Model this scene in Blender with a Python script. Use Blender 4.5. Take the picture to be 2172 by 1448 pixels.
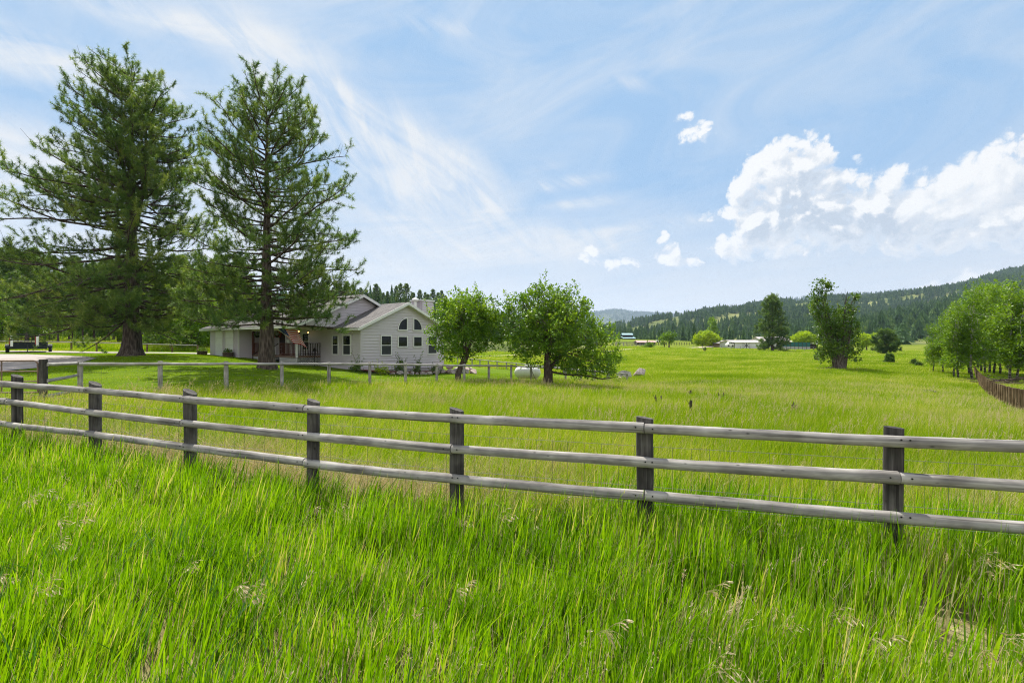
import bpy, bmesh, math, random
import numpy as np
from mathutils import Vector, Matrix, Euler, Quaternion

for _o in list(bpy.data.objects):
    bpy.data.objects.remove(_o)
S = bpy.context.scene
COL = S.collection
RNG = np.random.default_rng(7)
random.seed(7)
R = math.radians

HAZE = 7.5e-5
# ------------------------------------------------------------------ camera
CAM_Z = 1.9
F = 1086.0          # focal length in pixels of the 2172 px wide photograph (18 mm)
cam = bpy.data.cameras.new('camera')
cam.lens = 18.0; cam.sensor_width = 36.0; cam.clip_start = 0.05; cam.clip_end = 40000
camo = bpy.data.objects.new('camera', cam); COL.objects.link(camo)
camo.location = (0, 0, CAM_Z); camo.rotation_euler = (R(90), 0, 0)
S.camera = camo

# ------------------------------------------------------------------ light and exposure
SUN_AZ = R(-21); SUN_EL = R(57)
SUN_DIR = Vector((math.sin(SUN_AZ)*math.cos(SUN_EL), math.cos(SUN_AZ)*math.cos(SUN_EL), math.sin(SUN_EL)))
sun = bpy.data.lights.new('sun', 'SUN'); sun.energy = 3.4; sun.angle = R(0.55); sun.color = (1.0, 0.94, 0.85)
suno = bpy.data.objects.new('sun', sun); COL.objects.link(suno)
suno.rotation_euler = SUN_DIR.to_track_quat('Z', 'Y').to_euler()
suno.location = (0, 0, 60)
S.view_settings.view_transform = 'Standard'; S.view_settings.look = 'None'
S.view_settings.exposure = 1.32; S.view_settings.gamma = 1.0
S.view_settings.use_curve_mapping = False
S.cycles.max_bounces = 6; S.cycles.diffuse_bounces = 3; S.cycles.glossy_bounces = 2
S.cycles.transmission_bounces = 4; S.cycles.transparent_max_bounces = 8; S.cycles.volume_bounces = 0
S.cycles.caustics_reflective = False; S.cycles.caustics_refractive = False
S.cycles.sample_clamp_indirect = 4.0; S.cycles.filter_width = 1.1
S.cycles.use_denoising = True; S.cycles.denoising_prefilter = 'NONE'

# ------------------------------------------------------------------ node helpers
class NT:
    def __init__(self, tree): self.t = tree; self.n = tree.nodes; self.l = tree.links
    def add(self, kind, **kw):
        n = self.n.new(kind)
        for k, v in kw.items(): setattr(n, k, v)
        return n
    def put(self, sock, v):
        if isinstance(v, bpy.types.NodeSocket): self.l.new(v, sock)
        elif v is not None: sock.default_value = v
    def math(self, op, a, b=None, c=None, clamp=False):
        n = self.add('ShaderNodeMath', operation=op); n.use_clamp = clamp
        self.put(n.inputs[0], a)
        if b is not None: self.put(n.inputs[1], b)
        if c is not None: self.put(n.inputs[2], c)
        return n.outputs[0]
    def vmath(self, op, a, b=None, scale=None):
        n = self.add('ShaderNodeVectorMath', operation=op)
        self.put(n.inputs[0], a)
        if b is not None: self.put(n.inputs[1], b)
        if scale is not None: self.put(n.inputs['Scale'], scale)
        return n.outputs['Value'] if op in ('LENGTH', 'DOT_PRODUCT', 'DISTANCE') else n.outputs[0]
    def noise(self, vec, scale, detail=4.0, rough=0.55, dist=0.0, col=False, dim='3D'):
        n = self.add('ShaderNodeTexNoise'); n.noise_dimensions = dim; self.put(n.inputs['Vector'], vec)
        n.inputs['Scale'].default_value = scale; n.inputs['Detail'].default_value = detail
        n.inputs['Roughness'].default_value = rough; n.inputs['Distortion'].default_value = dist
        return n.outputs['Color' if col else 'Fac']
    def voro(self, vec, scale, smooth=0.5, feature='SMOOTH_F1', dim='3D'):
        n = self.add('ShaderNodeTexVoronoi', feature=feature); n.voronoi_dimensions = dim; self.put(n.inputs['Vector'], vec)
        n.inputs['Scale'].default_value = scale
        if feature == 'SMOOTH_F1': n.inputs['Smoothness'].default_value = smooth
        return n.outputs['Distance']
    def ramp(self, fac, stops, interp='LINEAR'):
        n = self.add('ShaderNodeValToRGB'); self.put(n.inputs['Fac'], fac)
        cr = n.color_ramp; cr.interpolation = interp
        while len(cr.elements) < len(stops): cr.elements.new(0.5)
        for e, (p, c) in zip(cr.elements, stops):
            e.position = p; e.color = (*c, 1.0) if len(c) == 3 else c
        return n.outputs['Color']
    def mix(self, fac, a, b, blend='MIX'):
        n = self.add('ShaderNodeMix', data_type='RGBA', blend_type=blend)
        self.put(n.inputs[0], fac)
        self.put(n.inputs[6], a if isinstance(a, bpy.types.NodeSocket) else (*a, 1.0))
        self.put(n.inputs[7], b if isinstance(b, bpy.types.NodeSocket) else (*b, 1.0))
        return n.outputs[2]
    def rng(self, v, a, b, c=0.0, d=1.0, smooth=False):
        n = self.add('ShaderNodeMapRange'); n.interpolation_type = 'SMOOTHSTEP' if smooth else 'LINEAR'
        self.put(n.inputs[0], v); n.inputs[1].default_value = a; n.inputs[2].default_value = b
        n.inputs[3].default_value = c; n.inputs[4].default_value = d
        return n.outputs[0]
    def xyz(self, x=0.0, y=0.0, z=0.0):
        n = self.add('ShaderNodeCombineXYZ')
        for s, v in zip(n.inputs, (x, y, z)): self.put(s, v)
        return n.outputs[0]
    def sep(self, v):
        n = self.add('ShaderNodeSeparateXYZ'); self.put(n.inputs[0], v); return n.outputs
    def coord(self, which='Object'):
        return self.add('ShaderNodeTexCoord').outputs[which]
    def pos(self): return self.add('ShaderNodeNewGeometry').outputs['Position']
    def attr(self, name):
        n = self.add('ShaderNodeAttribute'); n.attribute_name = name; return n.outputs['Fac']

def new_mat(name):
    m = bpy.data.materials.new(name); m.use_nodes = True
    m.node_tree.nodes.clear()
    t = NT(m.node_tree)
    out = t.add('ShaderNodeOutputMaterial')
    return m, t, out

def principled(t, out, color, rough=0.8, spec=0.3, bump=None, bump_d=0.02, metal=0.0):
    p = t.add('ShaderNodeBsdfPrincipled')
    t.put(p.inputs['Base Color'], color if isinstance(color, bpy.types.NodeSocket) else (*color, 1.0))
    t.put(p.inputs['Roughness'], rough); p.inputs['Specular IOR Level'].default_value = spec
    p.inputs['Metallic'].default_value = metal
    if bump is not None:
        b = t.add('ShaderNodeBump'); b.inputs['Strength'].default_value = 1.0; b.inputs['Distance'].default_value = bump_d
        t.l.new(bump, b.inputs['Height']); t.l.new(b.outputs[0], p.inputs['Normal'])
    if out is not None: t.l.new(p.outputs[0], out.inputs['Surface'])
    return p

def flat_mat(name, color, rough=0.7, spec=0.3, var=0.12, scale=3.0, bump=0.0, metal=0.0):
    """A paint/metal/stone material with mild dirt variation."""
    m, t, out = new_mat(name)
    co = t.coord('Object')
    n = t.noise(co, scale, 5.0, 0.6)
    n2 = t.noise(co, scale*9, 3.0, 0.6)
    f = t.math('ADD', t.math('MULTIPLY', n, 0.65), t.math('MULTIPLY', n2, 0.35))
    dark = tuple(c*(1-var*1.6) for c in color); light = tuple(min(1, c*(1+var)) for c in color)
    c = t.ramp(f, [(0.3, dark), (0.7, light)])
    principled(t, out, c, rough, spec, n2 if bump else None, bump, metal)
    return m

def leaf_mat(name, stops, trans=0.45, rough=0.5, spec=0.25, tcol=(1.25, 1.2, 0.55), wscale=0.0, rnd=0.25):
    """Leaves / needles / grass: diffuse front plus light that shines through."""
    m, t, out = new_mat(name)
    tint = t.attr('tint')
    oi = t.add('ShaderNodeObjectInfo').outputs['Random']
    f = t.math('ADD', tint, t.math('MULTIPLY', t.math('SUBTRACT', oi, 0.5), rnd))
    if wscale:
        n = t.noise(t.vmath('MULTIPLY', t.pos(), (1.0, 1.9, 0.0)), wscale, 4.0, 0.6)
        f = t.math('ADD', f, t.rng(n, 0.32, 0.68, -0.30, 0.30))
    col = t.ramp(f, stops)
    p = principled(t, None, col, rough, spec)
    tr = t.add('ShaderNodeBsdfTranslucent')
    t.l.new(t.mix(1.0, col, tcol, 'MULTIPLY'), tr.inputs['Color'])
    mx = t.add('ShaderNodeMixShader'); mx.inputs[0].default_value = trans
    t.l.new(p.outputs[0], mx.inputs[1]); t.l.new(tr.outputs[0], mx.inputs[2])
    t.l.new(mx.outputs[0], out.inputs['Surface'])
    return m

# ------------------------------------------------------------------ sky: Nishita with clouds fixed to world directions
W = bpy.data.worlds.new('World'); S.world = W; W.use_nodes = True
W.node_tree.nodes.clear()
def az_e(u, v):
    a = math.atan((u-F)/F); return a, (724-v)/F*math.cos(a)

def build_world():
    t = NT(W.node_tree)
    out = t.add('ShaderNodeOutputWorld')
    sky = t.add('ShaderNodeTexSky', sky_type='NISHITA')
    sky.sun_disc = False; sky.sun_elevation = SUN_EL; sky.sun_rotation = SUN_AZ
    sky.altitude = 900; sky.air_density = 1.0; sky.dust_density = 0.6; sky.ozone_density = 1.2
    d = t.coord('Generated')
    x, y, z = t.sep(d)
    az = t.math('ARCTAN2', x, y)
    hyp = t.math('SQRT', t.math('ADD', t.math('MULTIPLY', x, x), t.math('MULTIPLY', y, y)))
    e = t.math('DIVIDE', z, t.math('MAXIMUM', hyp, 0.02))
    P = t.xyz(az, e, 0.0)

    # ---- cumulus field as a reusable group
    g = bpy.data.node_groups.new('cumulus_field', 'ShaderNodeTree')
    g.interface.new_socket('Vector', in_out='INPUT', socket_type='NodeSocketVector')
    g.interface.new_socket('Field', in_out='OUTPUT', socket_type='NodeSocketFloat')
    q = NT(g); gi = q.add('NodeGroupInput'); go = q.add('NodeGroupOutput')
    v0 = gi.outputs[0]
    wob = q.noise(v0, 9.0, 2.0, 0.5, col=True, dim='2D')
    v1 = q.vmath('ADD', v0, q.vmath('SCALE', q.vmath('SUBTRACT', wob, (0.5, 0.5, 0.5)), scale=0.045))
    blobs = [  # u, v, ru, rv (photo pixels) of the lumps of each cloud
        (1690, 345, 92, 62), (1630, 400, 90, 80), (1730, 430, 130, 105), (1570, 452, 62, 26), (1640, 470, 95, 66),
        (1600, 500, 72, 44), (1545, 447, 50, 26), (1560, 520, 46, 26), (1600, 535, 60, 16), (1850, 430, 130, 80), (1815, 405, 95, 55), (1900, 420, 80, 48), (1790, 490, 160, 52), (1930, 455, 130, 85), (2040, 420, 120, 85),
        (2110, 372, 75, 78), (2190, 385, 110, 95), (2130, 460, 170, 85), (2020, 500, 130, 42), (1700, 530, 130, 24),
        (2300, 430, 160, 110), (2420, 400, 120, 120), (1550, 500, 28, 26),
        (1485, 285, 44, 25), (1447, 252, 22, 12),
        (1412, 525, 17, 24), (1430, 550, 24, 28), (1455, 568, 30, 18),
        (1258, 545, 24, 25), (1290, 560, 34, 22), (1328, 568, 34, 16), (2160, 530, 50, 22),
        (1970, 608, 90, 12), (2050, 598, 60, 16), (1880, 618, 50, 6)]
    acc = None
    for (bu, bv, ru, rv) in blobs:
        a0, e0 = az_e(bu, bv); ca = math.cos(a0)
        dvec = q.vmath('SUBTRACT', v1, (a0, e0, 0.0))
        sv = q.vmath('MULTIPLY', dvec, (F/(ru*ca*ca), F/(rv*ca), 0.0))
        dd = q.vmath('DOT_PRODUCT', sv, sv)
        val = q.math('SUBTRACT', 1.0, dd)
        # scale so the edge slope is alike for small and large lumps
        k = min(1.0, (min(ru, rv)/60.0))
        val = q.math('MULTIPLY', val, k)
        acc = val if acc is None else q.math('SMOOTH_MAX', acc, val, 0.18)
    b1 = q.voro(v1, 24.0, 0.35, 'F1', '2D'); b2 = q.voro(q.vmath('ADD', v1, q.vmath('SCALE', wob, scale=0.01)), 58.0, 0.35, 'F1', '2D')
    n1 = q.noise(v1, 30.0, 8.0, 0.66, dim='2D')
    bil = q.math('ADD', q.math('MULTIPLY', q.math('SUBTRACT', 0.42, b1), 0.62), q.math('MULTIPLY', q.math('SUBTRACT', 0.42, b2), 0.46))
    bil = q.math('ADD', bil, q.math('MULTIPLY', q.math('SUBTRACT', n1, 0.5), 1.5))
    q.l.new(q.math('ADD', acc, bil), go.inputs[0])

    def field(vec):
        n = t.add('ShaderNodeGroup'); n.node_tree = g; t.put(n.inputs[0], vec); return n.outputs[0]
    f0 = field(P)
    f1 = field(t.vmath('ADD', P, (-0.012, 0.022, 0.0)))
    wsp = t.noise(P, 16.0, 4.0, 0.6, dim='2D')
    lit = t.rng(t.math('SUBTRACT', f0, f1), -0.22, 0.42, 0.0, 1.0)
    cw_ = t.rng(lit, 0.35, 0.75, 0.74, 0.42)
    cum = t.math('DIVIDE', t.math('ADD', t.math('SUBTRACT', f0, t.rng(wsp, 0.35, 0.7, 0.0, 0.20)), 0.10), cw_)
    cum = t.rng(cum, 0.0, 1.0, 0.0, 1.0, True)
    thick = t.rng(f0, 0.20, 1.0, 0.0, 1.0)
    soft = t.noise(P, 7.0, 3.0, 0.5, dim='2D')
    shade = t.math('MULTIPLY', thick, t.math('SUBTRACT', 1.0, lit))
    shade = t.math('MULTIPLY', shade, t.rng(soft, 0.35, 0.62, 0.30, 1.25))
    ccol = t.ramp(shade, [(0.0, (1.04, 1.04, 1.04)), (0.18, (0.90, 0.925, 0.96)), (0.42, (0.74, 0.80, 0.885)), (0.75, (0.60, 0.68, 0.79))])

    # ---- cirrus bands: soft masks times stretched noise
    def streak(ang, sx, sy, detail=6.0, rough=0.6, dist=0.6, seed=0.0):
        c, s_ = math.cos(ang), math.sin(ang)
        px = t.math('ADD', t.math('MULTIPLY', az, c*sx), t.math('MULTIPLY', e, s_*sx))
        py = t.math('ADD', t.math('MULTIPLY', az, -s_*sy), t.math('MULTIPLY', e, c*sy))
        return t.noise(t.xyz(t.math('ADD', px, seed*7.3), t.math('ADD', py, seed*3.1), 0.0), 1.0, detail, rough, dist, dim='2D')
    def blob(u, v, ru, rv, ang=0.0):
        a0, e0 = az_e(u, v); ca = math.cos(a0)
        c, s_ = math.cos(ang), math.sin(ang)
        dx = t.math('SUBTRACT', az, a0); dy = t.math('SUBTRACT', e, e0)
        px = t.math('MULTIPLY', t.math('ADD', t.math('MULTIPLY', dx, c), t.math('MULTIPLY', dy, s_)), F/(ru*ca))
        py = t.math('MULTIPLY', t.math('ADD', t.math('MULTIPLY', dx, -s_), t.math('MULTIPLY', dy, c)), F/(rv*ca))
        dd = t.math('ADD', t.math('MULTIPLY', px, px), t.math('MULTIPLY', py, py))
        return t.math('POWER', 2.718, t.math('MULTIPLY', dd, -1.0))
    def addall(vals):
        a = vals[0]
        for b in vals[1:]: a = t.math('ADD', a, b)
        return a
    s1 = streak(R(-62), 5.0, 17.0, seed=1.3)
    s2 = streak(R(-38), 4.0, 17.0, seed=4.1)
    s3 = streak(R(8), 3.2, 20.0, seed=7.7)
    s4 = streak(R(20), 3.0, 6.5, seed=2.2)
    band = addall([blob(700, 240, 200, 62, R(-38)), blob(850, 330, 190, 75, R(-32)), blob(960, 380, 120, 60, R(-30)), blob(620, 150, 110, 45, R(-38))])
    c1 = t.math('MULTIPLY', t.math('MINIMUM', t.math('MULTIPLY', band, 1.25), 1.0), t.rng(t.math('ADD', t.math('MULTIPLY', s1, 0.6), t.math('MULTIPLY', s2, 0.4)), 0.40, 0.64, 0.16, 1.05))
    low = addall([blob(870, 480, 120, 34, R(-18)), blob(1060, 440, 130, 26, R(36)), blob(1200, 500, 130, 26, R(-6)), blob(1300, 500, 60, 16, R(15)),
                  blob(1180, 390, 90, 14, R(6)), blob(1230, 430, 70, 11, R(4)), blob(620, 560, 260, 60), blob(1080, 530, 180, 30), blob(30, 330, 140, 80), blob(120, 130, 260, 50), blob(450, 420, 200, 90), blob(420, 60, 260, 40), blob(60, 440, 170, 60)])
    c2 = t.math('MULTIPLY', t.math('MINIMUM', t.math('MULTIPLY', low, 1.2), 1.05), t.rng(t.math('ADD', t.math('MULTIPLY', s3, 0.5), t.math('MULTIPLY', s2, 0.5)), 0.40, 0.63, 0.18, 1.0))
    veil = t.math('MULTIPLY', t.rng(s4, 0.34, 0.72, 0.0, 0.45), t.rng(e, 0.12, 0.5, 0.6, 1.0))
    small = t.math('MULTIPLY', addall([blob(1335, 175, 45, 16, R(-20)), blob(1450, 470, 60, 16), blob(980, 60, 120, 20)]), t.rng(s2, 0.4, 0.65, 0.0, 0.5))
    hor = t.math('MULTIPLY', t.rng(e, 0.02, 0.30, 0.95, 0.0, True), t.rng(s3, 0.3, 0.62, 0.80, 1.0))
    horl = t.math('MULTIPLY', t.rng(az, 0.15, -0.35, 0.0, 0.25), t.rng(e, 0.05, 0.33, 1.0, 0.0))
    keep = t.math('MULTIPLY', t.math('SUBTRACT', 1.0, t.math('MINIMUM', c1, 0.92)), t.math('SUBTRACT', 1.0, t.math('MINIMUM', c2, 0.92)))
    for k in (veil, small, hor, horl):
        keep = t.math('MULTIPLY', keep, t.math('SUBTRACT', 1.0, t.math('MINIMUM', k, 0.97)))
    thin = t.math('SUBTRACT', 1.0, keep)

    K = 0.115                                   # sky strength
    base = t.mix(1.0, sky.outputs[0], SKY_TINT, 'MULTIPLY')
    base = t.vmath('MINIMUM', base, SKY_MAX)
    wht = tuple(c*CLOUD/K for c in (0.945, 0.96, 0.98))
    c = t.mix(thin, base, wht)
    cw = t.mix(1.0, ccol, tuple([CLOUD*1.06/K]*3), 'MULTIPLY')
    c = t.mix(cum, c, cw)
    # unseen bright cloud bank, added behind the camera to lift house and post fronts
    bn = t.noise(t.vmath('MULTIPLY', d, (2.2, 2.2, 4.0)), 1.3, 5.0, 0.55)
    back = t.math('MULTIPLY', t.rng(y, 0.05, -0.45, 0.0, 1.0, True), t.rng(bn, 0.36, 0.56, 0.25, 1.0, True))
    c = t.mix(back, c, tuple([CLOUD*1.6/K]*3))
    # below the horizon: plain ground bounce colour
    c = t.mix(t.rng(z, -0.02, 0.0, 1.0, 0.0), c, (1.2, 1.5, 0.9))
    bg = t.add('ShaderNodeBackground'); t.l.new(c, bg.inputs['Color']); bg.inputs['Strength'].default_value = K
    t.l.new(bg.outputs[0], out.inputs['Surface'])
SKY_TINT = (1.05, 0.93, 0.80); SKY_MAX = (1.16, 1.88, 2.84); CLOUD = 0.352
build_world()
# ------------------------------------------------------------------ mesh helpers
class MB:
    """Collects vertices and faces, then links them as one mesh object."""
    def __init__(self): self.v = []; self.q = []; self.n = 0; self.tint = []; self.has_tint = False
    def add(self, v, f, mat=0, tint=None):
        v = np.asarray(v, dtype=np.float64).reshape(-1, 3)
        f = np.asarray(f, dtype=np.int64)
        if f.ndim == 1: f = f.reshape(1, -1)
        self.v.append(v); self.q.append((f + self.n, mat)); self.n += len(v)
        if tint is None: self.tint.append(np.full(len(v), 0.5))
        else:
            self.has_tint = True
            self.tint.append(np.broadcast_to(np.asarray(tint, dtype=np.float64), (len(v),)))
        return self
    def box(self, x0, x1, y0, y1, z0, z1, mat=0):
        v = [(x0,y0,z0),(x1,y0,z0),(x1,y1,z0),(x0,y1,z0),(x0,y0,z1),(x1,y0,z1),(x1,y1,z1),(x0,y1,z1)]
        return self.add(v, [(0,3,2,1),(4,5,6,7),(0,1,5,4),(1,2,6,5),(2,3,7,6),(3,0,4,7)], mat)
    def bar(self, a, b, w, h=None, up=(0,0,1), mat=0):
        a = np.array(a, float); b = np.array(b, float); h = h or w
        d = b-a; L = np.linalg.norm(d); d /= L
        up = np.array(up, float); s = np.cross(d, up)
        if np.linalg.norm(s) < 1e-4: s = np.cross(d, (1, 0, 0))
        s /= np.linalg.norm(s); u = np.cross(s, d)
        c = [(-1,-1),(1,-1),(1,1),(-1,1)]
        v = [a + s*w/2*i + u*h/2*j for i, j in c] + [b + s*w/2*i + u*h/2*j for i, j in c]
        return self.add(v, [(0,1,2,3),(7,6,5,4),(0,4,5,1),(1,5,6,2),(2,6,7,3),(3,7,4,0)], mat)
    def tube(self, pts, rad, seg=8, mat=0, cap=True, wob=0.0, tint=None):
        P = np.asarray(pts, float); n = len(P)
        rad = np.broadcast_to(np.asarray(rad, float), (n,))
        T = np.gradient(P, axis=0); T /= np.maximum(np.linalg.norm(T, axis=1, keepdims=True), 1e-9)
        ref = np.array((0.0, 0.0, 1.0)) if abs(T[0][2]) < 0.9 else np.array((1.0, 0.0, 0.0))
        ang = np.arange(seg)/seg*2*np.pi
        V = np.empty((n, seg, 3))
        a = np.cross(T[0], ref); a /= np.linalg.norm(a)
        for i in range(n):
            a = a - T[i]*np.dot(a, T[i]); a /= max(np.linalg.norm(a), 1e-9)
            b = np.cross(T[i], a)
            r = rad[i]*(1 + (RNG.normal(0, wob, seg) if wob else 0.0))
            V[i] = P[i] + (np.cos(ang)*r)[:, None]*a + (np.sin(ang)*r)[:, None]*b
        i, j = np.meshgrid(np.arange(n-1), np.arange(seg), indexing='ij')
        j2 = (j+1) % seg
        f = np.stack([i*seg+j, i*seg+j2, (i+1)*seg+j2, (i+1)*seg+j], -1).reshape(-1, 4)
        self.add(V.reshape(-1, 3), f, mat, tint)
        if cap and seg > 3:
            self.add(V[0], [list(range(seg))[::-1]], mat, tint); self.add(V[-1], [list(range(seg))], mat, tint)
        return self
    def prism(self, poly, axis, a, b, mat=0):
        """poly: 2-D outline; axis 'y' sweeps (x,z) outlines along y, 'x' sweeps (y,z), 'z' sweeps (x,y)."""
        def P(p, s): return {'y': (p[0], s, p[1]), 'x': (s, p[0], p[1]), 'z': (p[0], p[1], s)}[axis]
        n = len(poly); v = [P(p, a) for p in poly] + [P(p, b) for p in poly]
        self.add(v, [list(range(n))], mat); self.q[-1] = (self.q[-1][0], mat)
        base = self.n - 2*n
        self.q.append((np.array([[base+n+k for k in range(n)][::-1]]), mat))
        self.q.append((np.array([(base+k, base+n+k, base+n+(k+1) % n, base+(k+1) % n) for k in range(n)]), mat))
        return self
    def sphere(self, c, r, seg=12, rings=8, mat=0, tint=None):
        r = np.broadcast_to(np.asarray(r, float), (3,))
        V = [(0, 0, 1)]
        for i in range(1, rings):
            p = math.pi*i/rings
            V += [(math.sin(p)*math.cos(2*math.pi*k/seg), math.sin(p)*math.sin(2*math.pi*k/seg), math.cos(p)) for k in range(seg)]
        V.append((0, 0, -1)); V = np.array(V)*r + np.array(c)
        q = [(1+i*seg+k, 1+(i+1)*seg+k, 1+(i+1)*seg+(k+1) % seg, 1+i*seg+(k+1) % seg) for i in range(rings-2) for k in range(seg)]
        tr = [(0, 1+k, 1+(k+1) % seg) for k in range(seg)] + [(len(V)-1, 1+(rings-2)*seg+(k+1) % seg, 1+(rings-2)*seg+k) for k in range(seg)]
        self.add(V, q, mat, tint); b = self.n-len(V); self.q.append((np.array(tr)+b, mat))
        return self
    def mesh(self, name, mats, smooth=False):
        me = bpy.data.meshes.new(name)
        V = np.concatenate(self.v) if self.v else np.zeros((0, 3))
        me.vertices.add(len(V)); me.vertices.foreach_set('co', V.ravel())
        li = np.concatenate([f.ravel() for f, _ in self.q]); cnt = np.concatenate([np.full(len(f), f.shape[1]) for f, _ in self.q])
        mi = np.concatenate([np.full(len(f), m) for f, m in self.q])
        me.loops.add(len(li)); me.loops.foreach_set('vertex_index', li.astype(np.int32))
        st = np.concatenate([[0], np.cumsum(cnt)[:-1]])
        me.polygons.add(len(cnt)); me.polygons.foreach_set('loop_start', st.astype(np.int32))
        me.polygons.foreach_set('loop_total', cnt.astype(np.int32))
        me.polygons.foreach_set('material_index', mi.astype(np.int32))
        me.polygons.foreach_set('use_smooth', np.full(len(cnt), smooth, dtype=bool))
        if self.has_tint:
            a = me.attributes.new('tint', 'FLOAT', 'POINT'); a.data.foreach_set('value', np.concatenate(self.tint).astype(np.float32))
        for m in (mats if isinstance(mats, (list, tuple)) else [mats]): me.materials.append(m)
        me.update(calc_edges=True); me.validate()
        return me
    def build(self, name, mats, parent=None, smooth=False, loc=None, link=True):
        o = bpy.data.objects.new(name, self.mesh(name, mats, smooth))
        if link: COL.objects.link(o)
        if parent is not None: o.parent = parent
        if loc is not None: o.location = loc
        return o

def thing(name, label, cat, loc=(0, 0, 0), rotz=0.0, group=None):
    o = bpy.data.objects.new(name, None); COL.objects.link(o)
    o.empty_display_size = 0.2
    o.location = loc; o.rotation_euler = (0, 0, rotz)
    return tag(o, label, cat, group)
def tag(o, label, cat, group=None):
    o['label'] = label; o['category'] = cat
    if group: o['group'] = group
    return o
def kind(o, k): o['kind'] = k; return o
def dup(root, loc, rotz=0.0, scale=1.0, label=None, group=None):
    r = root.copy(); COL.objects.link(r); r.location = loc; r.rotation_euler = (0, 0, rotz)
    r.scale = (scale,)*3 if np.isscalar(scale) else scale
    if label: r['label'] = label
    if group: r['group'] = group
    for ch in list(root.children):
        c = ch.copy(); COL.objects.link(c); c.parent = r
        for gch in list(ch.children):
            d = gch.copy(); COL.objects.link(d); d.parent = c
    return r

# ------------------------------------------------------------------ terrain: smooth surface through known ground points
def at(u, v, Z):
    return np.array(((u-F)/F*Z, Z, CAM_Z-(v-724)/F*Z))
_cp = []
def gp(u, Z, z): _cp.append(((u-F)/F*Z, Z, z))
NF = [(37, 8.0), (203, 7.3), (405, 6.6), (663, 5.95), (969, 5.35), (1368, 4.78), (1893, 4.2)]
for (u, Z), z in zip(NF, (.16, .12, .06, .02, 0.0, 0.0, 0.0)): gp(u, Z, z)
for u in (-300, 500, 1086, 1700, 2500): gp(u, 2.6, 0.06 if u < 600 else 0.0)
def F2(i): return np.array((15*(-.843+.0839*i), 15*(1+.105*i)))
for i, z in ((0, .13), (2, 0.0), (4, -.14), (7, -.40), (10, -.69), (13, -1.1), (15.5, -1.4), (17.7, -1.65)):
    p = F2(i); _cp.append((p[0], p[1], z))
for c in [(567, 28.4, .38), (610, 33.2, .20), (690, 32.8, .0), (560, 23.0, .12), (282, 36, .87), (765, 34, -.05), (940, 39.8, -.46), (900, 36.6, -.50), (800, 33, -.30), (507, 39.4, .62), (629, 35.7, .24), (447, 44, .72),
          (225, 52, .78), (40, 30, .55), (40, 24, .46), (60, 48, .84), (-300, 30, .5), (-300, 60, 1.0), (-300, 110, 2.0), (150, 90, 1.9), (400, 100, 1.6), (700, 110, 0.6),
          (92, 13.3, .25), (2172, 21.5, -1.3), (2110, 31, -1.8), (2078, 42, -1.93), (2500, 30, -1.9), (2600, 60, -2.2), (2300, 14, -0.7),
          (1463, 18.5, -.40), (1700, 10, -.22), (1780, 55, -1.12), (2025, 49, -1.62), (1640, 150, -1.0), (1590, 190, -.60), (1950, 150, -1.45), (2300, 150, -1.9),
          (1310, 140, .05), (1335, 330, 3.2), (1370, 240, .25), (1350, 46, -1.40), (940, 75, -1.32), (1100, 60, -1.45), (940, 150, -.5), (1100, 150, -.4), (940, 300, 3.0), (700, 300, 5.0),
          (1600, 400, .5), (2000, 380, 0.0), (2600, 400, 0.0), (1860, 70, -1.25), (1500, 80, -1.2)]:
    gp(*c)
_cp = np.array(_cp)
def _lp(x, y):
    th = np.clip(np.arctan2(x, y), -1.25, 1.25); r = np.clip(np.hypot(x, y), 2.4, 420)
    return np.stack([2.2*th, np.log(r)], -1)
_K = _lp(_cp[:, 0], _cp[:, 1])
def _phi(d2): return 0.5*d2*np.log(np.maximum(d2, 1e-12))
def _fit():
    n = len(_K); d2 = ((_K[:, None]-_K[None])**2).sum(-1)
    A = np.zeros((n+3, n+3)); A[:n, :n] = _phi(d2) + 0.01*np.eye(n)
    A[:n, n] = 1; A[:n, n+1:] = _K; A[n, :n] = 1; A[n+1:, :n] = _K.T
    return np.linalg.solve(A, np.concatenate([_cp[:, 2], np.zeros(3)]))
_w = _fit()
def T(x, y):
    x = np.asarray(x, float); y = np.asarray(y, float); sh = np.broadcast(x, y).shape
    q = _lp(np.broadcast_to(x, sh).ravel(), np.broadcast_to(y, sh).ravel()); n = len(_K)
    out = np.empty(len(q))
    for s in range(0, len(q), 20000):
        qq = q[s:s+20000]
        d2 = ((qq[:, None]-_K[None])**2).sum(-1)
        out[s:s+20000] = _phi(d2) @ _w[:n] + _w[n] + qq @ _w[n+1:]
    out = np.clip(out, -3.0, 6.0)
    return out.reshape(sh) if sh else float(out[0])
def G(u, Z, dz=0.0):
    x = (u-F)/F*Z; return Vector((x, Z, float(T(x, Z))+dz))
def hit(u, v, zmax=900):
    Z = np.geomspace(2.0, zmax, 900); x = (u-F)/F*Z; zr = CAM_Z-(v-724)/F*Z; d = zr-T(x, Z)
    k = np.argmax(d < 0)
    if d[k] >= 0: k = len(Z)-1
    return np.array((x[k], Z[k], T(x[k], Z[k])))

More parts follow.
